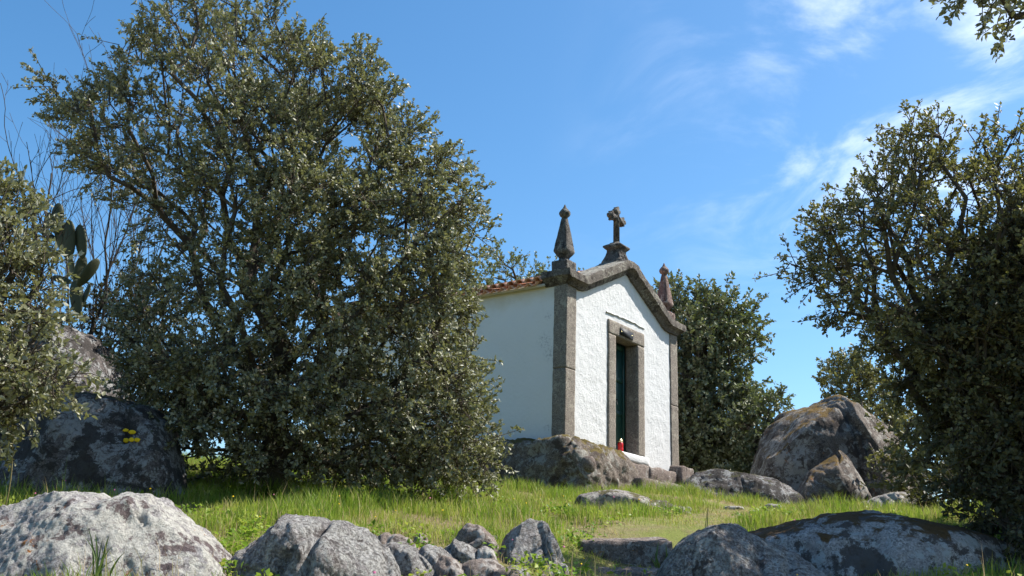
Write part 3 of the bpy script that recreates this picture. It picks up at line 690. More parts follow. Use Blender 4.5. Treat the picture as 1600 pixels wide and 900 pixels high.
# ------------------------------------------------------------------ rocks
ROCKS = []
def boulder(name, label, top, depth, thick, mat, seed, nu=130, nv=64, amp=0.07, sink=0.35, tilt=0.0, box=0.75, slope=0.0, cat='rock', group=None, lean=0.0, cuts=10, cracks=3):
    """rock with a given crest line (photograph pixels at that distance), its own thickness and an uneven surface"""
    pts = np.array([at(px, py, depth) for px, py in top])
    xs = pts[:, 0]; zs = pts[:, 2]
    x0, x1 = xs[0], xs[-1]
    s = 0.5 - 0.5 * np.cos(np.linspace(0, math.pi, nu)); s = 0.55 * s + 0.45 * np.linspace(0, 1, nu)
    X = x0 + (x1 - x0) * s
    zt = np.interp(X, xs, zs)
    k = np.exp(-0.5 * (np.arange(-4, 5) / 1.6) ** 2); k /= k.sum()
    zt = np.convolve(np.pad(zt, 4, mode='edge'), k, 'valid')
    g = ground_z(X, np.full(nu, depth)); base = np.minimum(g - sink, zt - 0.05)
    w = thick / 2 * np.maximum(1 - np.abs(2 * s - 1) ** 2.6, 0.0) ** (1 / 2.6) + 0.01
    ph = np.linspace(0, math.pi, nv)
    c_ = -np.sign(np.cos(ph)) * np.abs(np.cos(ph)) ** box; s_ = np.sin(ph) ** box
    Xg = np.repeat(X[:, None], nv, 1) + lean * (c_[None, :] * w[:, None])
    Yg = depth + w[:, None] * c_[None, :] + tilt * (zt - base)[:, None] * s_[None, :]
    H = (zt - base)[:, None]
    Zg = base[:, None] + H * s_[None, :] + slope * (w[:, None] * c_[None, :]) * s_[None, :]
    P = np.stack([Xg, Yg, Zg], -1).reshape(-1, 3)
    size = min(thick, x1 - x0, 1.6)
    rg = np.random.default_rng(seed * 7 + 1); zc0 = base.mean(); ctr = np.array([(x0 + x1) / 2, depth, zc0 + 0.4 * (zt.max() - zc0)])
    for _ in range(cuts):
        az = rg.uniform(0, 2 * math.pi); el = rg.uniform(0.0, 0.9); nv_ = np.array([math.cos(az) * math.cos(el), math.sin(az) * math.cos(el), math.sin(el)])
        pr = (P - ctr) @ nv_; cc = np.quantile(pr, rg.uniform(0.82, 0.96)); P = P - nv_ * (np.maximum(pr - cc, 0) * 0.95)[:, None]
    P[:, 0] = x0 + (P[:, 0] - P[:, 0].min()) * (x1 - x0) / max(np.ptp(P[:, 0]), 1e-3)
    # restore the crest line after the cuts
    Pg = P.reshape(nu, nv, 3); top_now = Pg[:, :, 2].max(1); kz = np.clip((zt - base) / np.maximum(top_now - base, 0.02), 0.8, 2.2)
    Pg[:, :, 2] = base[:, None] + (Pg[:, :, 2] - base[:, None]) * kz[:, None]; P = Pg.reshape(-1, 3)
    cen = np.stack([np.repeat(X[:, None], nv, 1), np.full((nu, nv), depth), np.repeat((base + 0.35 * (zt - base))[:, None], nv, 1)], -1).reshape(-1, 3)
    n = P - cen; n[:, 0] += (P[:, 0] - (x0 + x1) / 2) * 0.3
    n /= np.linalg.norm(n, axis=1, keepdims=True) + 1e-6
    q = P / size
    ridge_w = np.clip(1 - s_[None, :] ** 6 * 0.75, 0, 1) + np.zeros((nu, 1)); ridge_w = ridge_w.reshape(-1)
    d = amp * size * (0.9 * fbm(q * 1.5, 2, seed, ridged=True) * ridge_w * 0.8 + 0.34 * fbm(q * 3.2, 3, seed + 3)) + 0.011 * fbm(P * 9, 5, seed + 9, 0.7) * min(1, size * 1.5) + 0.008 * fbm(P * 26, 2, seed + 5)
    # blocky facets: quantise a coarse noise
    st = fbm(q * 1.1 + 7, 2, seed + 21) * 3.0; fl = np.floor(st); fr_ = st - fl; st = fl + np.clip((fr_ - 0.42) / 0.16, 0, 1)
    d += amp * size * 0.22 * st * ridge_w
    for _ in range(cracks):      # fracture lines: narrow grooves along wandering planes
        az = rg.uniform(-0.9, 0.9); el = rg.uniform(-0.9, 0.9); nv_ = np.array([math.cos(az) * math.cos(el), math.sin(az) * 0.4, math.sin(el)])
        pr = (P - ctr) @ nv_ + 0.10 * size * noise3(q * 2.0, seed + 60); c1 = rg.uniform(-0.3, 0.3) * size
        gw = 0.016 + 0.012 * size; d -= (0.03 + 0.03 * size) * np.exp(-((pr - c1) / gw) ** 2) * (noise3(q * 1.3, seed + 61) > -0.15) * ridge_w
        d += 0.03 * size * np.tanh((pr - c1) / 0.05) * ridge_w * 0.5
    P = P + n * d[:, None]
    c0 = np.array([(x0 + x1) / 2, depth, gz((x0 + x1) / 2, depth)])
    F = grid_faces(nu, nv)[:, ::-1]
    me = mesh_np(name, P - c0, [F])
    o = link(name, me, mat); o.location = tuple(c0)
    tag(o, label, cat, group)
    ROCKS.append(((x0 + x1) / 2, depth, (x1 - x0) / 2, thick / 2))
    return o, P, c0

boulder('boulder', 'large pale lichened boulder in the bottom left corner', [(-150, 900), (-90, 850), (0, 800), (40, 786), (75, 769), (105, 767), (140, 773), (168, 784), (184, 785), (205, 773), (236, 772), (256, 791), (282, 818), (312, 846), (330, 870), (345, 905)], 6.2, 1.3, M['rock_pale'], 11, amp=0.07, nu=260, nv=110)
boulder('boulder', 'pointed rough grey boulder at the bottom, left of the steps', [(318, 985), (345, 930), (368, 896), (388, 870), (420, 846), (447, 823), (456, 809), (500, 808), (530, 815), (560, 829), (586, 842), (604, 862), (622, 900), (640, 985)], 6.6, 1.2, M['rock_coarse'], 12, nu=190, nv=100, amp=0.08)
boulder('rock', 'low grey rock against the right flank of the pointed boulder', [(575, 900), (595, 856), (612, 848), (640, 853), (660, 862), (668, 885), (672, 915)], 6.9, 0.7, M['rock_coarse'], 13, 70, 40)
boulder('rock', 'dark rounded stone on top of the small rock pile', [(704, 856), (712, 826), (730, 817), (752, 821), (768, 834), (778, 856), (780, 870)], 7.9, 0.5, M['rock_brown'], 14, 60, 40, sink=0.15)
boulder('rock', 'flat slanting stone below the dark rounded stone', [(690, 850), (700, 842), (722, 848), (742, 860), (752, 876), (756, 890)], 7.5, 0.5, M['rock_coarse'], 15, 60, 36, sink=0.2)
boulder('rock', 'small grey stone at the foot of the rock pile', [(738, 880), (746, 858), (760, 853), (772, 862), (779, 880), (781, 892)], 7.4, 0.4, M['rock'], 16, 50, 32, sink=0.2)
boulder('rock', 'tiny brown stone in the grass left of the rock pile', [(643, 852), (648, 836), (658, 832), (668, 838), (671, 852)], 8.0, 0.25, M['rock_brown'], 17, 40, 28, sink=0.1)
boulder('rock', 'flat rock at bottom edge left of the pile', [(660, 905), (672, 878), (690, 868), (715, 876), (735, 888), (745, 912)], 6.9, 0.6, M['rock_brown'], 18, 60, 36, sink=0.2)
boulder('rock', 'broad grey rock filling the gap left of the rock pile', [(625, 905), (640, 868), (668, 852), (692, 856), (706, 872), (714, 905)], 7.15, 0.8, M['rock_coarse'], 31, 70, 40, sink=0.3)
boulder('rock', 'long low brown rock under the rock pile', [(690, 915), (708, 886), (740, 874), (775, 876), (800, 890), (815, 915)], 6.95, 0.6, M['rock_brown'], 32, 70, 40, sink=0.3)
boulder('rock', 'brown rock wedged behind the pointed boulder', [(560, 862), (585, 838), (612, 834), (640, 842), (655, 862)], 7.6, 0.6, M['rock_brown'], 33, 60, 36, sink=0.25)
boulder('rock', 'mottled rock between the upright rock and the lower step', [(836, 915), (848, 886), (868, 876), (890, 884), (902, 915)], 7.2, 0.5, M['rock_coarse'], 34, 60, 36, sink=0.25)
boulder('rock', 'upright pale grey rock left of the stone step', [(774, 880), (785, 842), (805, 824), (826, 812), (846, 815), (866, 826), (877, 850), (884, 885)], 7.8, 0.6, M['rock_coarse'], 19, 80, 48)
boulder('rock', 'small grey rock at the bottom edge below the upright rock', [(775, 915), (785, 890), (805, 882), (825, 888), (838, 912)], 6.9, 0.4, M['rock_coarse'], 20, 50, 32, sink=0.2)
boulder('boulder', 'rounded boulder at the bottom, right of the steps', [(1015, 930), (1034, 885), (1050, 860), (1075, 840), (1105, 826), (1130, 821), (1152, 822), (1172, 833), (1200, 846), (1240, 862), (1272, 890), (1300, 935)], 7.7, 1.1, M['rock_coarse'], 21, 170, 80, amp=0.05, cuts=6)
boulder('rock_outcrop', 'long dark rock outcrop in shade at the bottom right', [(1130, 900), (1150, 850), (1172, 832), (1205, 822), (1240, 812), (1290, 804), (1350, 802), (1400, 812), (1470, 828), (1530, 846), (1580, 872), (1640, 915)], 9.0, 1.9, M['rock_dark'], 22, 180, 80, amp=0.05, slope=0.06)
boulder('rock', 'flat sloping rock in the grass before the chapel', [(888, 800), (903, 773), (930, 766), (972, 767), (1010, 777), (1045, 792), (1062, 801), (1072, 812)], 13.3, 1.1, M['rock'], 23, 100, 50, amp=0.05)
A1, F1 = rough_box(-0.32, 1.36, -0.48, 0.06, -1.25, -0.045, 0.03, 0.0, 0.24, 1)
A2, F2 = rough_box(-0.40, 0.05, -0.22, 4.6, -1.3, 0.05, 0.05, 0.0, 0.10, 2)
def weather(V, seed, a1, a2):
    c_ = V.mean(0); n_ = (V - c_) / (np.ptp(V, axis=0) / 2); n_ = np.sign(n_) * np.abs(n_) ** 3; n_ /= np.linalg.norm(n_, axis=1, keepdims=True) + 1e-6
    return V + n_ * (a1 * fbm(V * 1.7, 3, seed, ridged=True) + a2 * fbm(V * 6, 4, seed + 4, 0.6))[:, None]
A1[:, 1] -= 0.18 * np.clip(-A1[:, 2], 0, 1); A1[:, 0] += 0.20 * np.clip(-A1[:, 2], 0, 1) * (A1[:, 0] > 0.6)
A1 = weather(A1, 5, 0.085, 0.06); A2 = weather(A2, 6, 0.06, 0.05)
V, F = join_np([(loc2w(A1), F1), (loc2w(A2), F2)]); c0 = np.array([*chp(0.3, -0.3, 0)[:2], 1.1])
rk = link('bedrock', mesh_np('bedrock', V - c0, F), M['rock_moss']); rk.location = tuple(c0)
tag(rk, 'brown mossy bedrock under the near corner of the chapel', 'rock')
kn = chp(-0.18, -0.55, -0.36)
V, F = lathe([(0.02, 0.14), (0.08, 0.125), (0.12, 0.08), (0.138, 0.0), (0.12, -0.08), (0.08, -0.125), (0.02, -0.14)], 18)
V *= np.array([1.0, 1.0, 1.05]); V += np.stack([fbm(V * 9, 3, 51 + a) for a in range(3)], 1) * 0.025
link('round_knob', mesh_np('round_knob', V + kn - c0, F), M['rock_brown'], rk)
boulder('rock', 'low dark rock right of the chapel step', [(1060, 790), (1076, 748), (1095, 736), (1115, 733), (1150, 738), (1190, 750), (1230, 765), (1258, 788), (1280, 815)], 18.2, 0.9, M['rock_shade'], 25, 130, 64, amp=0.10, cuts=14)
boulder('boulder', 'huge brown boulder right of the chapel, mossy at its cleft', [(1160, 800), (1185, 725), (1200, 682), (1212, 655), (1232, 637), (1262, 632), (1300, 626), (1332, 632), (1362, 650), (1386, 668), (1402, 695), (1418, 740), (1430, 815)], 20.0, 2.6, M['rock_far'], 26, 200, 110, amp=0.07, box=0.55, cuts=6)
boulder('rock', 'split-off slab leaning on the front of the huge boulder', [(1232, 812), (1246, 765), (1266, 738), (1300, 716), (1326, 704), (1345, 715), (1358, 760), (1366, 815)], 18.4, 0.9, M['rock_far'], 27, 90, 56, amp=0.05)
boulder('rock', 'small rounded rock in the shaded grass at right', [(1328, 802), (1345, 784), (1372, 773), (1400, 769), (1420, 773), (1436, 788), (1446, 806)], 13.0, 0.8, M['rock'], 28, 80, 46, amp=0.04)
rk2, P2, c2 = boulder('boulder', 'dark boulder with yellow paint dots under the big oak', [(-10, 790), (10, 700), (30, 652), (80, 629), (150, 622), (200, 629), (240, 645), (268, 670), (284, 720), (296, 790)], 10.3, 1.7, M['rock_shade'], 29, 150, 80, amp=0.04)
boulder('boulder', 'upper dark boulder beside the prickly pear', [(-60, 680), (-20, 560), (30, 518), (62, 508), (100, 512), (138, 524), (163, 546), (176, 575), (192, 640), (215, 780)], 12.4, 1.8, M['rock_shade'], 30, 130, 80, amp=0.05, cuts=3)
# yellow way marks, painted flat on the rock: small discs laid on its surface
def surf_y(P, px, py):
    x, y = to_px(P); k = np.argsort((x - px) ** 2 + (y - py) ** 2)[:12]; return P[k[np.argmin(P[k, 1])]]
for (px, py, rx, rz) in ((196, 672, 4.5, 2.6), (206, 675, 5.5, 3.2), (197, 688, 5, 3.6), (205, 687, 4, 3.4), (214, 687, 4.5, 3.0)):
    p = surf_y(P2, px, py); p = at(px, py, p[1] - 0.02)
    V, F = lathe([(1, 0.0), (0.97, 0.010), (0.6, 0.012)], 12); V[:, :2] *= (1 + 0.28 * noise3(V * 2.5 + px, 3))[:, None]; sc2 = 10.2 / FPX
    V = np.stack([V[:, 0] * rx * sc2, -V[:, 2] * 1.0, V[:, 1] * rz * sc2], 1) + np.array([0, 0.012, 0])
    V[:, 0] += 0.004 * np.sin(V[:, 2] * 300)
    link('paint_dot', mesh_np('paint_dot', V + p - c2, F), M['yellow'], rk2)
# two stone steps of the path
def step(px0, px1, py, depth, tread, hgt, mat, seed, name, label):
    a = at(px0, py, depth); b = at(px1, py, depth); z = (a[2] + b[2]) / 2
    V, F = rough_box(a[0], b[0], depth, depth + tread, z - hgt, z, 0.04, 0.022, 0.03, seed, 4.5)
    V[:, 2] += (V[:, 0] - a[0]) / (b[0] - a[0]) * (b[2] - a[2]) - (b[2] - a[2]) / 2 + (V[:, 1] - depth) * 0.09
    stone_thing(name, (V, F), mat, label, 'step')
step(908, 1052, 845, 9.0, 0.55, 0.30, M['rock_brown'], 5, 'stone_step', 'upper rough stone step of the path below the chapel')
step(872, 1048, 893, 8.2, 0.5, 0.3, M['rock_brown'], 6, 'stone_step', 'lower rough stone step of the path at the bottom edge')
for (px, py, d, w, h, lab) in ((1075, 797, 13.4, 0.10, 0.07, 'small pale stone on the path, nearest the flat rock'), (1146, 797, 14, 0.26, 0.06, 'flat pale stone among the path grass before the low dark rock'),
                               (1208, 802, 13.6, 0.2, 0.09, 'rounded pale stone at the far end of the path'), (1180, 806, 12.6, 0.15, 0.05, 'little flat stone in the middle of the path')):
    p = at(px, py, d); g_ = gz(p[0], d)
    V, F = rough_box(-w / 2, w / 2, -w * 0.4, w * 0.4, -0.04, h, 0.02, 0.014, 0.04, int(px), 9)
    o = link('stone', mesh_np('stone', V, F), M['rock_pale']); o.location = (p[0], d, g_); tag(o, lab, 'stone')

rb_ = np.random.default_rng(12)
st_me = []
for k in range(5):
    V, F = rough_box(-0.5, 0.5, -0.42, 0.42, -0.35, 0.4, 0.09, 0.16, 0.3, 300 + k, 1.7)
    me = mesh_np('bank_stone', V, F); me.materials.append(M['rock_coarse' if k % 2 else 'rock_brown']); st_me.append(me)
ORD = 'first second third fourth fifth sixth seventh eighth ninth tenth eleventh twelfth thirteenth fourteenth fifteenth sixteenth'.split()
bank = []
for k in range(16):
    px = 592 + k * 28 + rb_.uniform(-8, 8); dpt = rb_.uniform(6.4, 7.0) if k < 3 or k > 11 else rb_.uniform(6.35, 6.8) if k % 2 else rb_.uniform(8.1, 8.6)
    x_ = at(px, 870, dpt)[0]; o = bpy.data.objects.new('bank_stone', st_me[k % 5]); COL.objects.link(o)
    s_ = rb_.uniform(0.08, 0.17); o.scale = (s_ * rb_.uniform(0.8, 1.5), s_, s_ * rb_.uniform(0.5, 0.9)); o.rotation_euler = (rb_.normal(0, 0.2), rb_.normal(0, 0.2), rb_.uniform(0, 6.28))
    o.location = (x_, dpt, gz(x_, dpt) + 0.02)
    tag(o, '%s from the left of the small half-buried stones on the bank by the steps' % ORD[k], 'stone', 'small stones on the bank')

# ------------------------------------------------------------------ trees
def in_poly(x, z, poly):
    ins = np.zeros(len(x), bool); n = len(poly)
    for i in range(n):
        x1, z1 = poly[i]; x2, z2 = poly[(i + 1) % n]
        c = ((z1 > z) != (z2 > z)) & (x < (x2 - x1) * (z - z1) / (z2 - z1 + 1e-12) + x1)
        ins ^= c
    return ins
def edge_dist(x, z, poly):
    d = np.full(len(x), 1e9); n = len(poly); p = np.stack([x, z], 1)
    for i in range(n):
        a = poly[i]; b = poly[(i + 1) % n]; ab = b - a; t = np.clip(((p - a) @ ab) / (ab @ ab + 1e-12), 0, 1)
        d = np.minimum(d, np.linalg.norm(p - a - t[:, None] * ab, axis=1))
    return d
def leaves_np(pos, dirn, nrm, L, wid, rng, simple=False):
    """two quads folded along the midrib per leaf; simple: two triangles"""
    d = dirn / np.linalg.norm(dirn, axis=1, keepdims=True)
    s = np.cross(d, nrm); s /= np.linalg.norm(s, axis=1, keepdims=True) + 1e-9; u = np.cross(s, d)
    L = L[:, None]; w = L * wid; droop = rng.uniform(-0.05, 0.22, (len(pos), 1)) * L; fold = w * rng.uniform(0.1, 0.5, (len(pos), 1))
    base = pos; tip = pos + d * L - u * droop
    if simple:
        r1 = pos + d * L * 0.5 + s * w * 1.15 + u * fold; l1 = pos + d * L * 0.5 - s * w * 1.15 + u * fold
        V = np.stack([base, r1, tip, l1], 1).reshape(-1, 3); b = (np.arange(len(pos)) * 4)[:, None]
        return V, np.concatenate([b + np.array([[0, 1, 2]]), b + np.array([[0, 2, 3]])])
    r1 = pos + d * L * 0.36 + s * w + u * (fold - droop * 0.1); l1 = pos + d * L * 0.36 - s * w + u * (fold - droop * 0.1)
    r2 = pos + d * L * 0.72 + s * w * 0.75 + u * (fold * 0.75 - droop * 0.5); l2 = pos + d * L * 0.72 - s * w * 0.75 + u * (fold * 0.75 - droop * 0.5)
    V = np.stack([base, r1, r2, tip, l2, l1], 1).reshape(-1, 3)
    b = (np.arange(len(pos)) * 6)[:, None]
    F = np.concatenate([b + np.array([[0, 1, 2, 3]]), b + np.array([[0, 3, 4, 5]])])
    return V, F
def make_tree(name, label, outline, depth, base_px, n_clump, clump_r, n_twig, n_leaf, leaf_len, seed, mat, barkm, ratio=0.85, group=None,
              trunk_r=0.16, fork=0.3, thin=None, base_depth=None, shell=0.6, wid=0.27, simple=False, up=0.35, limb=0.055, min_d=0.62, trunk_top=None, cat='tree', drop=None):
    rng = np.random.default_rng(seed)
    poly = np.array([at(px, py, depth)[[0, 2]] for px, py in outline])
    bd = base_depth or depth
    bp = at(base_px[0], base_px[1], bd); bx, by = bp[0], bp[1]; bz = gz(bx, by) - 0.12
    lo, hi = poly.min(0), poly.max(0)
    N = 9000
    x = rng.uniform(lo[0], hi[0], N); z = rng.uniform(lo[1], hi[1], N)
    k = in_poly(x, z, poly); x, z = x[k], z[k]
    db = edge_dist(x, z, poly); R = db.max()
    k = db > clump_r * 0.62; x, z, db = x[k], z[k], db[k]
    hgt = ratio * np.sqrt(np.maximum(R * R - (R - np.minimum(db, R)) ** 2, 0))
    tt = rng.uniform(-1, 1, len(x)); y = depth + np.sign(tt) * np.abs(tt) ** shell * np.maximum(hgt - clump_r * 0.4, 0.02)
    C = np.stack([x, y, z], 1)
    C = C[C[:, 2] > ground_z(C[:, 0], C[:, 1]) + clump_r * 0.25]
    # thin the heart of the crown: leaves live near the light
    sel = []
    md = clump_r * min_d
    for i in range(len(C)):
        if len(sel) >= n_clump: break
        if not sel or np.min(((C[sel] - C[i]) ** 2).sum(1)) > md * md: sel.append(i)
    C = C[sel]
    cen = np.array([poly[:, 0].mean(), depth, poly[:, 1].mean()])
    if drop is not None: C = C[rng.uniform(0, 1, len(C)) > drop((C - cen) / np.maximum(hi - lo, 1e-6)[[0, 0, 1]])]
    # ---- skeleton
    ttop = np.array([bx + (cen[0] - bx) * 0.35, by + (depth - by) * 0.6, bz + (hi[1] - bz) * fork]) if trunk_top is None else np.array(trunk_top)
    nodes = []; par = []
    nt = 9
    for i in range(nt):
        f = i / (nt - 1); p = np.array([bx, by, bz]) * (1 - f) + ttop * f
        p[:2] += 0.10 * trunk_r / 0.16 * np.array([math.sin(f * 5 + seed), math.cos(f * 4 + seed)]) * math.sin(f * math.pi)
        nodes.append(p); par.append(i - 1)
    plen = [0.0] * nt
    for i in range(1, nt): plen[i] = plen[i - 1] + np.linalg.norm(nodes[i] - nodes[i - 1])
    first = 2 if fork > 0.2 else 1
    order = np.argsort(np.linalg.norm(C - ttop, axis=1) + rng.uniform(0, 0.4, len(C)))
    NA = np.zeros((nt + len(C) * 6, 3)); NA[:nt] = nodes; PL = np.zeros(len(NA)); PL[:nt] = plen; nn = nt
    cl_node = {}
    for ci in order:
        p = C[ci]; d = p - NA[first:nn]; dist = np.linalg.norm(d, axis=1)
        cost = dist + 0.42 * PL[first:nn] + np.where(d[:, 2] < 0, -d[:, 2] * 0.35, 0)
        j = int(np.argmin(cost)) + first
        a = NA[j]; L = np.linalg.norm(p - a); m = max(1, min(5, int(L / 0.28)))
        bow = rng.normal(0, 0.10, 3) * L; bow[2] += (0.10 if p[2] > a[2] else 0.22) * L * rng.uniform(0.2, 1)
        prev = j
        for q in range(1, m + 1):
            f = q / m; pt = a * (1 - f) + p * f + bow * math.sin(math.pi * f) + (rng.normal(0, 0.022, 3) if q < m else 0)
            NA[nn] = pt; PL[nn] = PL[prev] + np.linalg.norm(pt - NA[prev]); par.append(prev); prev = nn; nn += 1
        cl_node[ci] = prev
    NA = NA[:nn]; par = np.array(par); cnt = np.zeros(nn)
    for ci, nd in cl_node.items(): cnt[nd] += 1
    for i in range(nn - 1, 0, -1):
        if par[i] >= 0: cnt[par[i]] += cnt[i]
    rad = trunk_r * np.maximum(cnt / max(len(C), 1), 1e-4) ** 0.5
    rad = np.maximum(rad, 0.007)
    for i in range(nt): rad[i] = max(rad[i], trunk_r * (1.0 - 0.25 * i / nt)) * (1.35 if i == 0 else 1.12 if i == 1 else 1)
    e = np.arange(1, nn); A = NA[par[1:]]; B = NA[e]; ra = np.minimum(rad[par[1:]], rad[e] * 1.6); rb = rad[e]
    thick = (rb > limb) | (e < nt)
    root = empty(name, (bx, by, bz + 0.12)); tag(root, label, cat, group)
    off = np.array([bx, by, bz + 0.12])
    ex = (B - A) / (np.linalg.norm(B - A, axis=1, keepdims=True) + 1e-9) * (rb * 0.4)[:, None]       # overlap the joints
    V, F = tube_edges((A - ex)[thick] - off, (B + ex)[thick] - off, ra[thick], rb[thick], 10)
    V = V + np.stack([noise3((V + off) * 6, 70 + a) for a in range(3)], 1) * 0.02
    link('trunk', mesh_np('trunk', V, F), barkm, root)
    parts = []
    if (~thick).any(): parts.append(tube_edges(A[~thick] - off, B[~thick] - off, ra[~thick], rb[~thick], 5))
    # ---- twigs and leaves
    nc = len(C); leafN = np.full(nc, n_twig)
    if thin is not None: leafN = np.maximum(1, (n_twig * thin((C - cen) / np.maximum(hi - lo, 1e-6)[[0, 0, 1]])).astype(int))
    leafN = np.maximum(2, (leafN * rng.uniform(0.55, 1.35, nc)).astype(int))
    ci = np.repeat(np.arange(nc), leafN); nt_ = len(ci)
    out = C[ci] - cen; out /= np.linalg.norm(out, axis=1, keepdims=True) + 1e-6
    td = rng.normal(0, 1, (nt_, 3)); td /= np.linalg.norm(td, axis=1, keepdims=True)
    td = td + out * 0.75 + np.array([0, 0, up]); td /= np.linalg.norm(td, axis=1, keepdims=True)
    tl = clump_r * rng.uniform(0.45, 1.15, nt_)
    ts = C[ci] + rng.normal(0, clump_r * 0.16, (nt_, 3)); te = ts + td * tl[:, None]
    sg = np.maximum(ground_z(te[:, 0], te[:, 1]) + 0.05 - te[:, 2], 0); te[:, 2] += sg
    midp = (ts + te) / 2 + np.array([0, 0, 0.03])
    if simple: parts.append(tube_edges(ts - off, te - off, np.full(nt_, 0.006), np.full(nt_, 0.003), 3))
    else:
        parts.append(tube_edges(ts - off, midp - off, np.full(nt_, 0.0055), np.full(nt_, 0.004), 3))
        parts.append(tube_edges(midp - off, te - off, np.full(nt_, 0.004), np.full(nt_, 0.002), 3))
    V, F = join_np(parts); o = link('branches', mesh_np('branches', V, F), barkm, root); o['kind'] = 'stuff'
    li = np.repeat(np.arange(nt_), n_leaf); nl = len(li)
    f = rng.uniform(0.25, 1.0, nl) ** 0.6
    pos = ts[li] * (1 - f)[:, None] + te[li] * f[:, None] + rng.normal(0, 0.012, (nl, 3))
    ld = rng.normal(0, 1, (nl, 3)); ld /= np.linalg.norm(ld, axis=1, keepdims=True)
    ld = ld * 0.9 + td[li] * 0.75 + np.array([0, 0, 0.12])
    nr = rng.normal(0, 1, (nl, 3)) * 0.65 + out[li] * 0.55 + np.array([0, 0, 0.75])
    L = leaf_len * rng.uniform(0.5, 1.35, nl)
    V, F = leaves_np(pos - off, ld, nr, L, wid, rng, simple)
    tone = np.repeat(np.clip(rng.uniform(0, 1, nc)[ci][li] * 0.55 + rng.uniform(0, 0.45, nl), 0, 1), 4 if simple else 6)
    o = link('crown', mesh_np('crown', V, F, False, {'rnd': tone}), mat, root); o['kind'] = 'stuff'
    return root

GT = 'evergreen oaks around the chapel'
make_tree('holm_oak', 'large dense holm oak left of the chapel, reaching the grass',
    [(215, 740), (185, 640), (175, 560), (190, 480), (225, 430), (190, 350), (120, 285), (45, 225), (52, 165), (110, 132), (172, 140), (185, 92), (238, 55), (270, 10), (300, -28), (370, -38), (425, -5), (455, 20), (480, 62), (495, 88), (545, 96), (590, 115), (640, 135), (668, 160), (660, 195), (695, 222), (742, 255), (752, 290), (745, 325), (782, 355), (772, 400), (745, 425), (750, 470), (745, 520), (772, 570), (782, 620), (776, 680), (795, 715), (785, 758), (700, 775), (600, 768), (500, 772), (400, 772), (300, 765)],
    11.0, (415, 775), 720, 0.37, 19, 25, 0.047, 101, M['leaf'], M['bark'], ratio=0.8, trunk_r=0.17, fork=0.26, group=GT,
    thin=lambda q: np.where((q[:, 0] < -0.08) & (q[:, 2] > -0.25), 0.62, 1.0), min_d=0.60, simple=True,
    drop=lambda q: np.where((q[:, 0] < -0.05) & (q[:, 2] > -0.2), 0.27, 0.13))
make_tree('holm_oak', 'sunlit holm oak cut off by the left edge of the picture',
    [(-260, 720), (-320, 480), (-200, 300), (-60, 250), (14, 255), (55, 290), (78, 335), (90, 385), (84, 425), (78, 470), (80, 508), (108, 538), (145, 572), (128, 606), (75, 635), (30, 672), (-80, 720)],
    7.6, (-150, 800), 170, 0.32, 14, 16, 0.05, 102, M['leaf'], M['bark'], ratio=0.8, trunk_r=0.10, fork=0.25, group=GT, min_d=0.68)
make_tree('holm_oak', 'small dark oak in the shade between the prickly pear and the large oak',
    [(95, 700), (118, 560), (128, 500), (150, 455), (185, 420), (235, 410), (290, 450), (310, 560), (300, 700)],
    13.2, (200, 760), 110, 0.36, 13, 16, 0.052, 112, M['leaf_shaded'], M['bark'], ratio=0.7, trunk_r=0.09, fork=0.3, group=GT, simple=True, min_d=0.8)
make_tree('holm_oak', 'open-crowned oak with visible limbs at the right edge',
    [(1420, 700), (1400, 640), (1365, 570), (1325, 520), (1270, 468), (1250, 435), (1205, 398), (1232, 352), (1267, 335), (1296, 300), (1334, 285), (1322, 238), (1345, 212), (1420, 192), (1480, 208), (1520, 205), (1600, 212), (1720, 222), (1860, 310), (1920, 480), (1880, 680), (1700, 740), (1550, 740)],
    8.8, (1610, 840), 380, 0.31, 17, 19, 0.042, 103, M['leaf_olive'], M['bark'], ratio=0.72, trunk_r=0.17, fork=0.42, group=GT, thin=lambda q: np.where(q[:, 2] > -0.1, 0.7, 1.0), limb=0.035, up=0.1, min_d=0.70, simple=True)
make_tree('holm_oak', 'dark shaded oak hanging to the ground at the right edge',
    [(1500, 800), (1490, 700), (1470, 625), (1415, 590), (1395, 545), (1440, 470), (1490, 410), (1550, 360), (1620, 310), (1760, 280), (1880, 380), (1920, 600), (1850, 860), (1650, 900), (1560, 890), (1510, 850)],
    8.5, (1640, 875), 300, 0.36, 16, 17, 0.052, 104, M['leaf_shaded'], M['bark'], ratio=0.75, trunk_r=0.14, fork=0.3, group=GT, min_d=0.62, simple=True)
make_tree('holm_oak', 'olive-tinged oak behind the shaded grass at right',
    [(1380, 800), (1372, 715), (1392, 640), (1430, 622), (1480, 600), (1530, 520), (1600, 400), (1700, 330), (1800, 360), (1880, 500), (1870, 700), (1830, 800)],
    17.0, (1620, 790), 240, 0.55, 16, 16, 0.09, 105, M['leaf_olive'], M['bark'], ratio=0.8, trunk_r=0.16, fork=0.3, group=GT, simple=True)
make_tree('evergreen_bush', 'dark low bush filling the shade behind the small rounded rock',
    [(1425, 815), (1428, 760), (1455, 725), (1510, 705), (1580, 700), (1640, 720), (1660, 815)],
    12.6, (1540, 800), 60, 0.36, 14, 14, 0.06, 113, M['leaf_shaded'], M['bark'], ratio=0.8, trunk_r=0.06, fork=0.3, simple=True, min_d=0.7, cat='bush')
make_tree('holm_oak', 'distant oak top between the huge boulder and the right-hand trees',
    [(1250, 760), (1275, 660), (1282, 628), (1268, 598), (1288, 560), (1340, 545), (1382, 558), (1404, 604), (1430, 660), (1440, 760)],
    29.0, (1350, 760), 90, 0.52, 16, 18, 0.10, 106, M['leaf_olive'], M['bark'], ratio=0.8, trunk_r=0.16, fork=0.4, group=GT, simple=True)
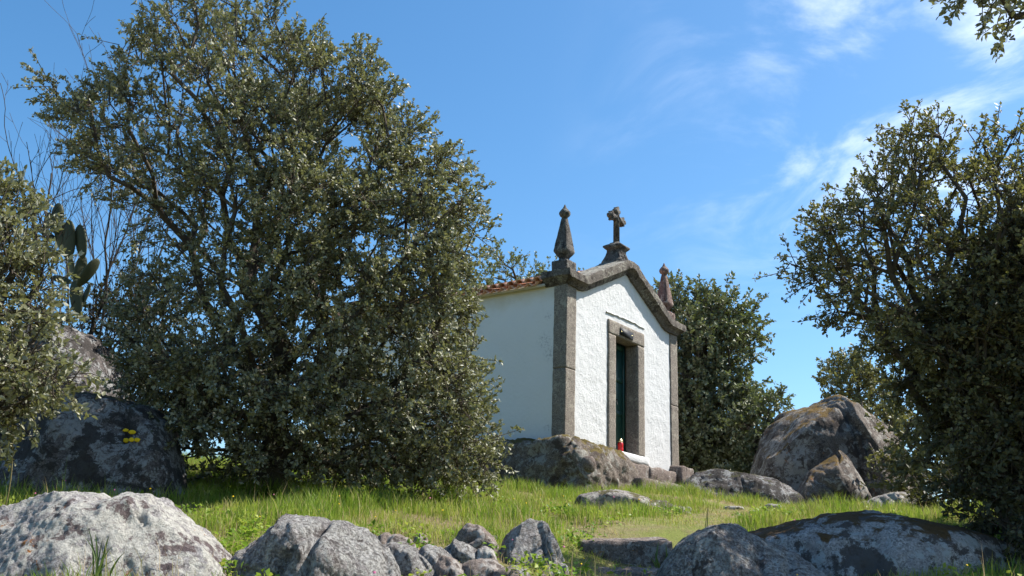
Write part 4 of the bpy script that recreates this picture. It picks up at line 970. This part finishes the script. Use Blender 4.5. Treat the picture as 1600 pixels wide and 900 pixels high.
make_tree('holm_oak', 'tall rounded oak close behind the far corner of the chapel',
    [(985, 760), (985, 600), (1000, 470), (1024, 440), (1058, 446), (1074, 468), (1090, 452), (1150, 464), (1182, 496), (1190, 540), (1172, 582), (1192, 604), (1188, 670), (1180, 760)],
    23.0, (1090, 760), 230, 0.58, 18, 18, 0.095, 107, M['leaf_far'], M['bark'], ratio=0.8, trunk_r=0.2, fork=0.3, group=GT, simple=True)
make_tree('holm_oak', 'low bushy oak between the tall oak and the huge boulder',
    [(1125, 770), (1140, 650), (1172, 612), (1200, 604), (1230, 608), (1242, 640), (1228, 690), (1215, 770)],
    21.5, (1180, 770), 80, 0.5, 18, 24, 0.085, 108, M['leaf_far'], M['bark'], ratio=0.9, trunk_r=0.12, fork=0.3, group=GT, simple=True)
make_tree('holm_oak', 'oak whose top shows above the chapel roof behind',
    [(690, 640), (700, 470), (735, 425), (758, 390), (792, 384), (815, 404), (845, 392), (858, 420), (905, 432), (950, 470), (950, 640)],
    27.0, (810, 760), 90, 0.62, 15, 18, 0.085, 109, M['leaf_far'], M['bark'], ratio=0.8, trunk_r=0.2, fork=0.4, group=GT, simple=True)
make_tree('holm_oak', 'oak standing just outside the right edge of the picture',
    [(1740, 840), (1700, 640), (1720, 300), (1800, 0), (1950, -200), (2120, -240), (2280, -60), (2360, 300), (2340, 700), (2250, 840)],
    10.2, (2030, 860), 240, 0.5, 15, 10, 0.12, 111, M['leaf_shaded'], M['bark'], ratio=0.8, trunk_r=0.16, fork=0.3, group=GT, simple=True)
make_tree('holm_oak', 'near oak whose twigs hang into the top right corner',
    [(1470, -110), (1490, -45), (1512, -12), (1552, -12), (1568, 14), (1584, 50), (1625, 55), (1760, 40), (2000, 0), (2150, -300), (1950, -650), (1600, -560), (1460, -250)],
    5.2, (2300, 900), 150, 0.28, 12, 18, 0.045, 110, M['leaf'], M['bark'], ratio=0.8, trunk_r=0.12, fork=0.55, group=GT, min_d=0.7, trunk_top=at(2080, -260, 5.4))

# bare shrub: thin leafless stems fanning up behind the prickly pear
def bare_shrub(px, py, depth, tips, seed):
    rng = np.random.default_rng(seed); A, B, ra, rb = [], [], [], []
    base = at(px, py, depth); base[2] = gz(base[0], depth)
    def grow(p, d, L, r, lvl):
        n = max(2, int(L / 0.10)); 
        for i in range(n):
            d = d + rng.normal(0, 0.07, 3) + np.array([0, 0, 0.02]); d /= np.linalg.norm(d); q = p + d * L / n
            r2 = r * (1 - 0.5 / n); A.append(p); B.append(q); ra.append(r); rb.append(r2); p, r = q, r2
            if lvl < 3 and rng.random() < (0.30 if lvl else 0.35):
                grow(p, d + rng.normal(0, 0.5, 3) + np.array([0, 0, 0.15]), L * rng.uniform(0.25, 0.5), r * 0.6, lvl + 1)
    for (tx, ty) in tips:
        t_ = at(tx, ty, depth + rng.normal(0, 0.3)); d = t_ - base; L = np.linalg.norm(d)
        s = base + rng.normal(0, 0.10, 3) * np.array([1, 1, 0]); d = d / L + np.array([0, 0, 0.12])
        grow(s, d / np.linalg.norm(d), L, 0.018, 0)
    A, B = np.array(A), np.array(B)
    root = empty('bare_shrub', tuple(base)); tag(root, 'leafless shrub of thin dark stems beside the prickly pear', 'shrub')
    big = np.array(ra) > 0.008
    V, F = tube_edges(A[big] - base, B[big] - base, np.array(ra)[big], np.array(rb)[big], 6); o = link('stems', mesh_np('stems', V, F), M['bark_grey'], root); o['kind'] = 'stuff'
    V, F = tube_edges(A[~big] - base, B[~big] - base, np.maximum(np.array(ra)[~big], 0.003), np.maximum(np.array(rb)[~big], 0.0025), 3)
    o = link('twigs', mesh_np('twigs', V, F), M['bark_grey'], root); o['kind'] = 'stuff'
bare_shrub(118, 640, 12.9, [(30, 300), (55, 285), (95, 270), (120, 260), (150, 280), (172, 300), (205, 320), (140, 330)], 5)

# prickly pear
t = NT('cactus_skin'); c = t.coord()
M['cactus'] = t.finish(t.mix(t.noise(c, 9, 5), (0.03, 0.042, 0.02), (0.075, 0.08, 0.042)), 0.6, t.bump(t.noise(c, 30, 4), 0.3, 0.01), 0.35)
pc = at(112, 470, 12.4)
cac = empty('prickly_pear', (pc[0], 12.4, pc[2] - 0.25)); tag(cac, 'prickly pear cactus standing on top of the upper dark boulder', 'cactus')
V, F = lathe([(0.12, 0), (0.30, 0.12), (0.42, 0.32), (0.47, 0.55), (0.42, 0.78), (0.26, 0.94), (0.08, 1.0)], 16)
pad_me = mesh_np('pad', V * np.array([1, 0.30, 1]), F); pad_me.materials.append(M['cactus'])
pr_ = np.random.default_rng(4)
for (ax, ay, bx_, by_) in ((122, 492, 118, 440), (118, 442, 108, 398), (110, 402, 107, 347), (106, 404, 88, 362), (88, 366, 91, 320), (90, 366, 75, 334), (118, 442, 131, 402), (130, 404, 124, 354),
                           (122, 447, 152, 407), (112, 442, 83, 433), (87, 374, 56, 354), (121, 490, 140, 447), (104, 396, 96, 350)):
    dd = 12.35 + pr_.normal(0, 0.05); p = at(ax, ay, dd); q = at(bx_, by_, dd); d = q - p; L = float(np.linalg.norm(d)) * 1.06
    o = bpy.data.objects.new('pad', pad_me); COL.objects.link(o); o.parent = cac
    o.location = tuple(p - np.array(cac.location)); wd = 0.40 if L > 0.25 else 0.48
    o.scale = (L * wd, L * 0.42, L)
    o.rotation_euler = (Matrix.Rotation(math.atan2(d[0], d[2]), 3, 'Y') @ Matrix.Rotation(pr_.uniform(-1.0, 1.0), 3, 'Z')).to_euler()

# ------------------------------------------------------------------ grass, plants and flowers
rng = np.random.default_rng(77)
def clear_of_rocks(x, y, m=0.8):
    k = np.ones(len(x), bool)
    for rx, ry, a, b in ROCKS: k &= ((x - rx) / (a * m)) ** 2 + ((y - ry) / (b * m)) ** 2 > 1
    L = np.stack([x - CH_O[0], y - CH_O[1]], 1); u = L @ CU_[:2]; b = L @ CB_[:2]
    return k & ~((u > -0.1) & (u < W + 0.1) & (b > -0.1) & (b < LEN))
def blades(n, xr, yr, seed, hmean, wmean, dens, tone0=0.0, lean=0.35):
    rng = np.random.default_rng(seed)
    x = rng.uniform(*xr, n); y = yr[0] + (yr[1] - yr[0]) * rng.uniform(0, 1, n)
    k = (np.abs(x) < 0.56 * y + 1.8) & clear_of_rocks(x, y); x, y = x[k], y[k]
    dn = dens(x, y); k = rng.uniform(0, 1, len(x)) < dn; x, y, dn = x[k], y[k], dn[k]
    z = ground_z(x, y) - 0.01; n = len(x)
    P = np.stack([x, y, z], 1)
    pat = noise3(np.stack([x, y, 0 * x], 1) * 0.9, 41); pat2 = noise3(np.stack([x, y, 0 * x], 1) * 3.1, 42)
    h = hmean * np.clip(0.78 + 0.75 * pat + 0.4 * pat2, 0.25, 1.8) * rng.uniform(0.45, 1.3, n) * np.clip(dn * 1.1, 0.35, 1)
    a = rng.uniform(0, 2 * math.pi, n); ln = h * rng.uniform(0.05, lean, n) * 1.6
    dr = np.stack([np.cos(a), np.sin(a), 0 * a], 1); b = rng.uniform(0, 2 * math.pi, n); sd = np.stack([np.cos(b), np.sin(b), 0 * b], 1)
    w = wmean * rng.uniform(0.6, 1.3, n)
    m = P + dr * (ln * 0.35)[:, None]; m[:, 2] += h * 0.58
    t_ = P + dr * ln[:, None]; t_[:, 2] += h * rng.uniform(0.85, 1.0, n)
    V = np.stack([P - sd * w[:, None] / 2, P + sd * w[:, None] / 2, m + sd * w[:, None] * 0.4, m - sd * w[:, None] * 0.4, t_], 1).reshape(-1, 3)
    i = (np.arange(n) * 5)[:, None]
    tone = np.clip(tone0 + 0.46 + 0.42 * pat2 + 0.36 * (-pat) + rng.normal(0, 0.16, n) + (1 - dn) * 0.35, 0, 1)
    tone = np.where(rng.uniform(0, 1, n) < 0.06, 0.95, tone)
    return V, [i + np.array([[0, 1, 2, 3]]), i + np.array([[3, 2, 4]])], np.repeat(tone, 5)
path_pts = np.array([[at(960, 895, 8.0)[0], 8.0], [at(985, 850, 9.3)[0], 9.3], [at(1060, 825, 10.5)[0], 10.5], [at(1130, 810, 12.2)[0], 12.2], [at(1190, 805, 14.0)[0], 14.0], [at(1130, 790, 15.4)[0], 15.4]])
def path_d(x, y):
    d = np.full(len(x), 1e9); p = np.stack([x, y], 1)
    for a, b in zip(path_pts[:-1], path_pts[1:]):
        ab = b - a; t_ = np.clip(((p - a) @ ab) / (ab @ ab), 0, 1); d = np.minimum(d, np.linalg.norm(p - a - t_[:, None] * ab, axis=1))
    return d
def dens(x, y):
    d = path_d(x, y); k = np.clip((d - 0.25) / 0.5, 0.13, 1)
    near = np.clip((y - 6.5) / 2.0, 0.35, 1) + 0.4 * np.clip((-1.0 - x) / 1.0, 0, 1)          # stony bank by the steps is thin and dry
    return np.clip(k * near * np.clip(0.78 + 0.95 * noise3(np.stack([x, y, 0 * x], 1) * 1.5, 61), 0.12, 1), 0, 1)
V, F, tone = blades(310000, (-8.0, 8.5), (5.2, 17.0), 1, 0.22, 0.0062, dens)
gr = link('grass', mesh_np('grass', V, F, True, {'rnd': tone}), M['grass'])
tag(gr, 'sunlit green meadow grass on the slope below the chapel', 'grass', None, 'stuff')
V, F, tone = blades(60000, (-4.5, 5), (4.9, 9.5), 2, 0.075, 0.005, lambda x, y: np.clip(0.7 + 0.4 * noise3(np.stack([x, y, 0 * x], 1) * 2, 8), 0.2, 1), 0.28, 0.9)
tf = link('short_turf', mesh_np('short_turf', V, F, True, {'rnd': tone}), M['grass'])
tag(tf, 'short dry yellowish turf on the stony bank by the steps', 'grass', None, 'stuff')
V, F, tone = blades(70000, (0.3, 5.5), (8.6, 16.5), 3, 0.06, 0.006, lambda x, y: np.clip(1 - path_d(x, y) / 0.9, 0, 1) ** 0.5 * 0.55, 0.30, 1.2)
tf = link('path_turf', mesh_np('path_turf', V, F, True, {'rnd': tone}), M['grass'])
tag(tf, 'trodden yellow-green turf on the path to the chapel', 'grass', None, 'stuff')

V, F, tone = blades(5200, (-4.5, 5), (5.2, 14.0), 9, 0.34, 0.004, lambda x, y: np.clip(0.55 + 0.8 * noise3(np.stack([x, y, 0 * x], 1) * 0.8, 15), 0.05, 1) * np.clip(path_d(x, y) / 0.8, 0.1, 1), 0.55, 0.25)
tf = link('dry_stalks', mesh_np('dry_stalks', V, F, True, {'rnd': np.clip(tone, 0.7, 1)}), M['grass'])
tag(tf, 'thin straw-coloured dry stalks standing among the grass', 'grass', None, 'stuff')
rw = np.random.default_rng(91); cxs = rw.uniform(-4.5, 4.8, 900); cys = rw.uniform(5.6, 12.5, 900)
kk = clear_of_rocks(cxs, cys, 0.9) & (noise3(np.stack([cxs, cys, 0 * cxs], 1) * 0.7, 19) > -0.05) & (path_d(cxs, cys) > 0.35); cxs, cys = cxs[kk], cys[kk]
n_l = 22; lx = np.repeat(cxs, n_l) + rw.normal(0, 0.045, len(cxs) * n_l); ly = np.repeat(cys, n_l) + rw.normal(0, 0.045, len(cxs) * n_l)
pos = np.stack([lx, ly, ground_z(lx, ly) + rw.uniform(0.01, 0.11, len(lx))], 1)
V, F = leaves_np(pos, rw.normal(0, 1, (len(lx), 3)) * np.array([1, 1, 0.5]) + np.array([0, 0, 0.35]), rw.normal(0, 0.4, (len(lx), 3)) + np.array([0, 0, 1]), rw.uniform(0.02, 0.055, len(lx)), 0.33, rw, True)
tf = link('broadleaf_weeds', mesh_np('broadleaf_weeds', V, F, False, {'rnd': np.repeat(np.clip(rw.uniform(0, 0.6, len(cxs)).repeat(n_l) + rw.uniform(-0.1, 0.2, len(lx)), 0, 1), 4)}), M['grass'])
tag(tf, 'low broad-leaved weeds growing between the grass blades', 'weeds', None, 'stuff')

# tufts of long leaves and tall stems
def tuft(px, depth, blades_px, label, seed, w=0.012, mat='blade', name='grass_tuft'):
    rng = np.random.default_rng(seed)
    b = at(px[0], px[1], depth); root = np.array([b[0], depth, gz(b[0], depth)])
    Vs = []; n = 9
    for (tx, ty) in blades_px:
        tip = at(tx, ty, depth + rng.normal(0, 0.12)); s = root + np.array([rng.normal(0, 0.03), rng.normal(0, 0.04), -0.02])
        f = np.linspace(0, 1, n)[:, None]; mid = s + (tip - s) * np.array([0.25, 0.25, 0.75])
        C = (1 - f) ** 2 * s + 2 * f * (1 - f) * mid + f * f * tip
        a = rng.uniform(-0.7, 0.7); sd = np.array([math.cos(a), math.sin(a), 0]); ww = w * rng.uniform(0.7, 1.2) * (1 - f ** 2.2) + 0.0008
        Vs.append((np.stack([C - sd * ww / 2, C + np.array([0, 0.003, 0]), C + sd * ww / 2], 1).reshape(-1, 3), grid_faces(n, 3)))
    o = None
    e_ = empty(name, tuple(root)); tag(e_, label, 'plant')
    for V, F in Vs:
        link('leaf', mesh_np('leaf', V - root, F, True, {'rnd': np.full(len(V), rng.random())}), M[mat], e_)
tuft((150, 905), 5.35, [(131, 838), (136, 822), (148, 832), (160, 842), (170, 838), (174, 855), (196, 862), (143, 850), (186, 872)], 'tuft of long dark green leaves before the pale boulder', 1, 0.014)
tuft((100, 790), 7.4, [(105, 712), (116, 740), (88, 745), (82, 738), (120, 752), (62, 750), (128, 758), (160, 768), (95, 735)], 'tall pale grass blades rising behind the pale boulder', 2, 0.010)
tuft((25, 800), 8.0, [(5, 735), (15, 725), (30, 735), (45, 742), (52, 750), (38, 748), (0, 745), (60, 742)], 'long grass blades at the left edge beneath the leafy stalk', 3, 0.010)
tuft((1035, 885), 8.6, [(1022, 862), (1012, 866), (1040, 850), (1030, 845), (1046, 862), (1020, 875)], 'small weed growing between the step and the boulder', 4, 0.02)
tuft((1105, 830), 9.0, [(1108, 785), (1107, 790)], 'single dark upright stalk on the path', 5, 0.010)
# leafy stalk at the left edge
b = at(15, 745, 7.9); e_ = empty('leafy_stalk', (b[0], 7.9, gz(b[0], 7.9))); tag(e_, 'thin pale stalk with small leaves at the left edge', 'plant')
root = np.array(e_.location); tp = at(24, 640, 7.9)
ff = np.linspace(0, 1, 12)[:, None]; Cc = root + (tp - root) * ff + np.array([0.03, 0, 0]) * np.sin(ff * 4)
V, F = tube_edges(Cc[:-1] - root, Cc[1:] - root, np.full(11, 0.005), np.full(11, 0.004), 6)
link('stalk', mesh_np('stalk', V, F), M['stem'], e_)
r_ = np.random.default_rng(8); nl = 90; f = r_.uniform(0.45, 1, nl)
pos = root + (tp - root) * f[:, None] + r_.normal(0, 0.02, (nl, 3)) - root
V, F = leaves_np(pos, r_.normal(0, 1, (nl, 3)) + np.array([0, 0, 0.5]), r_.normal(0, 1, (nl, 3)) + np.array([0, 0, 1]), np.full(nl, 0.04), 0.3, r_)
o = link('small_leaves', mesh_np('small_leaves', V, F, False, {'rnd': np.repeat(r_.random(nl), 6)}), M['leaf_olive'], e_); o['kind'] = 'stuff'

# wild flowers: tiny blossoms nobody could count
def flower_mat(name, col):
    t = NT(name); return t.finish(col, 0.6, None, 0.2)
def flowers(name, n, seed, col, label, size):
    rng = np.random.default_rng(seed); x = rng.uniform(-5, 3.0, n); y = rng.uniform(5.6, 12.5, n)
    k = clear_of_rocks(x, y, 0.95) & (np.abs(x) < 0.55 * y) & (path_d(x, y) > 0.5); x, y = x[k], y[k]; z = ground_z(x, y) + rng.uniform(0.08, 0.24, len(x))
    Vs = []
    for a, b, c_ in zip(x, y, z):
        m = 6; an = np.arange(m) * 2 * math.pi / m; s = size * rng.uniform(0.7, 1.3); tl = rng.uniform(-0.6, 0.6, 2)
        ring = np.stack([np.cos(an) * s, np.sin(an) * s * 0.8, np.sin(an) * s * 0.8], 1)
        V = np.concatenate([ring + [a, b, c_], [[a, b - 0.006, c_ + 0.002]]]); i = np.arange(m)
        Vs.append((V, np.stack([i, (i + 1) % m, np.full(m, m)], 1)))
    V, F = join_np(Vs); F = np.concatenate(F)
    o = link(name, mesh_np(name, V, F), flower_mat(name + '_petal', col)); tag(o, label, 'flowers', None, 'stuff')
flowers('yellow_flowers', 70, 5, (0.70, 0.45, 0.01), 'tiny yellow wild flowers scattered in the grass', 0.007)
flowers('pink_flowers', 50, 6, (0.45, 0.12, 0.22), 'tiny pink wild flowers scattered in the grass', 0.008)
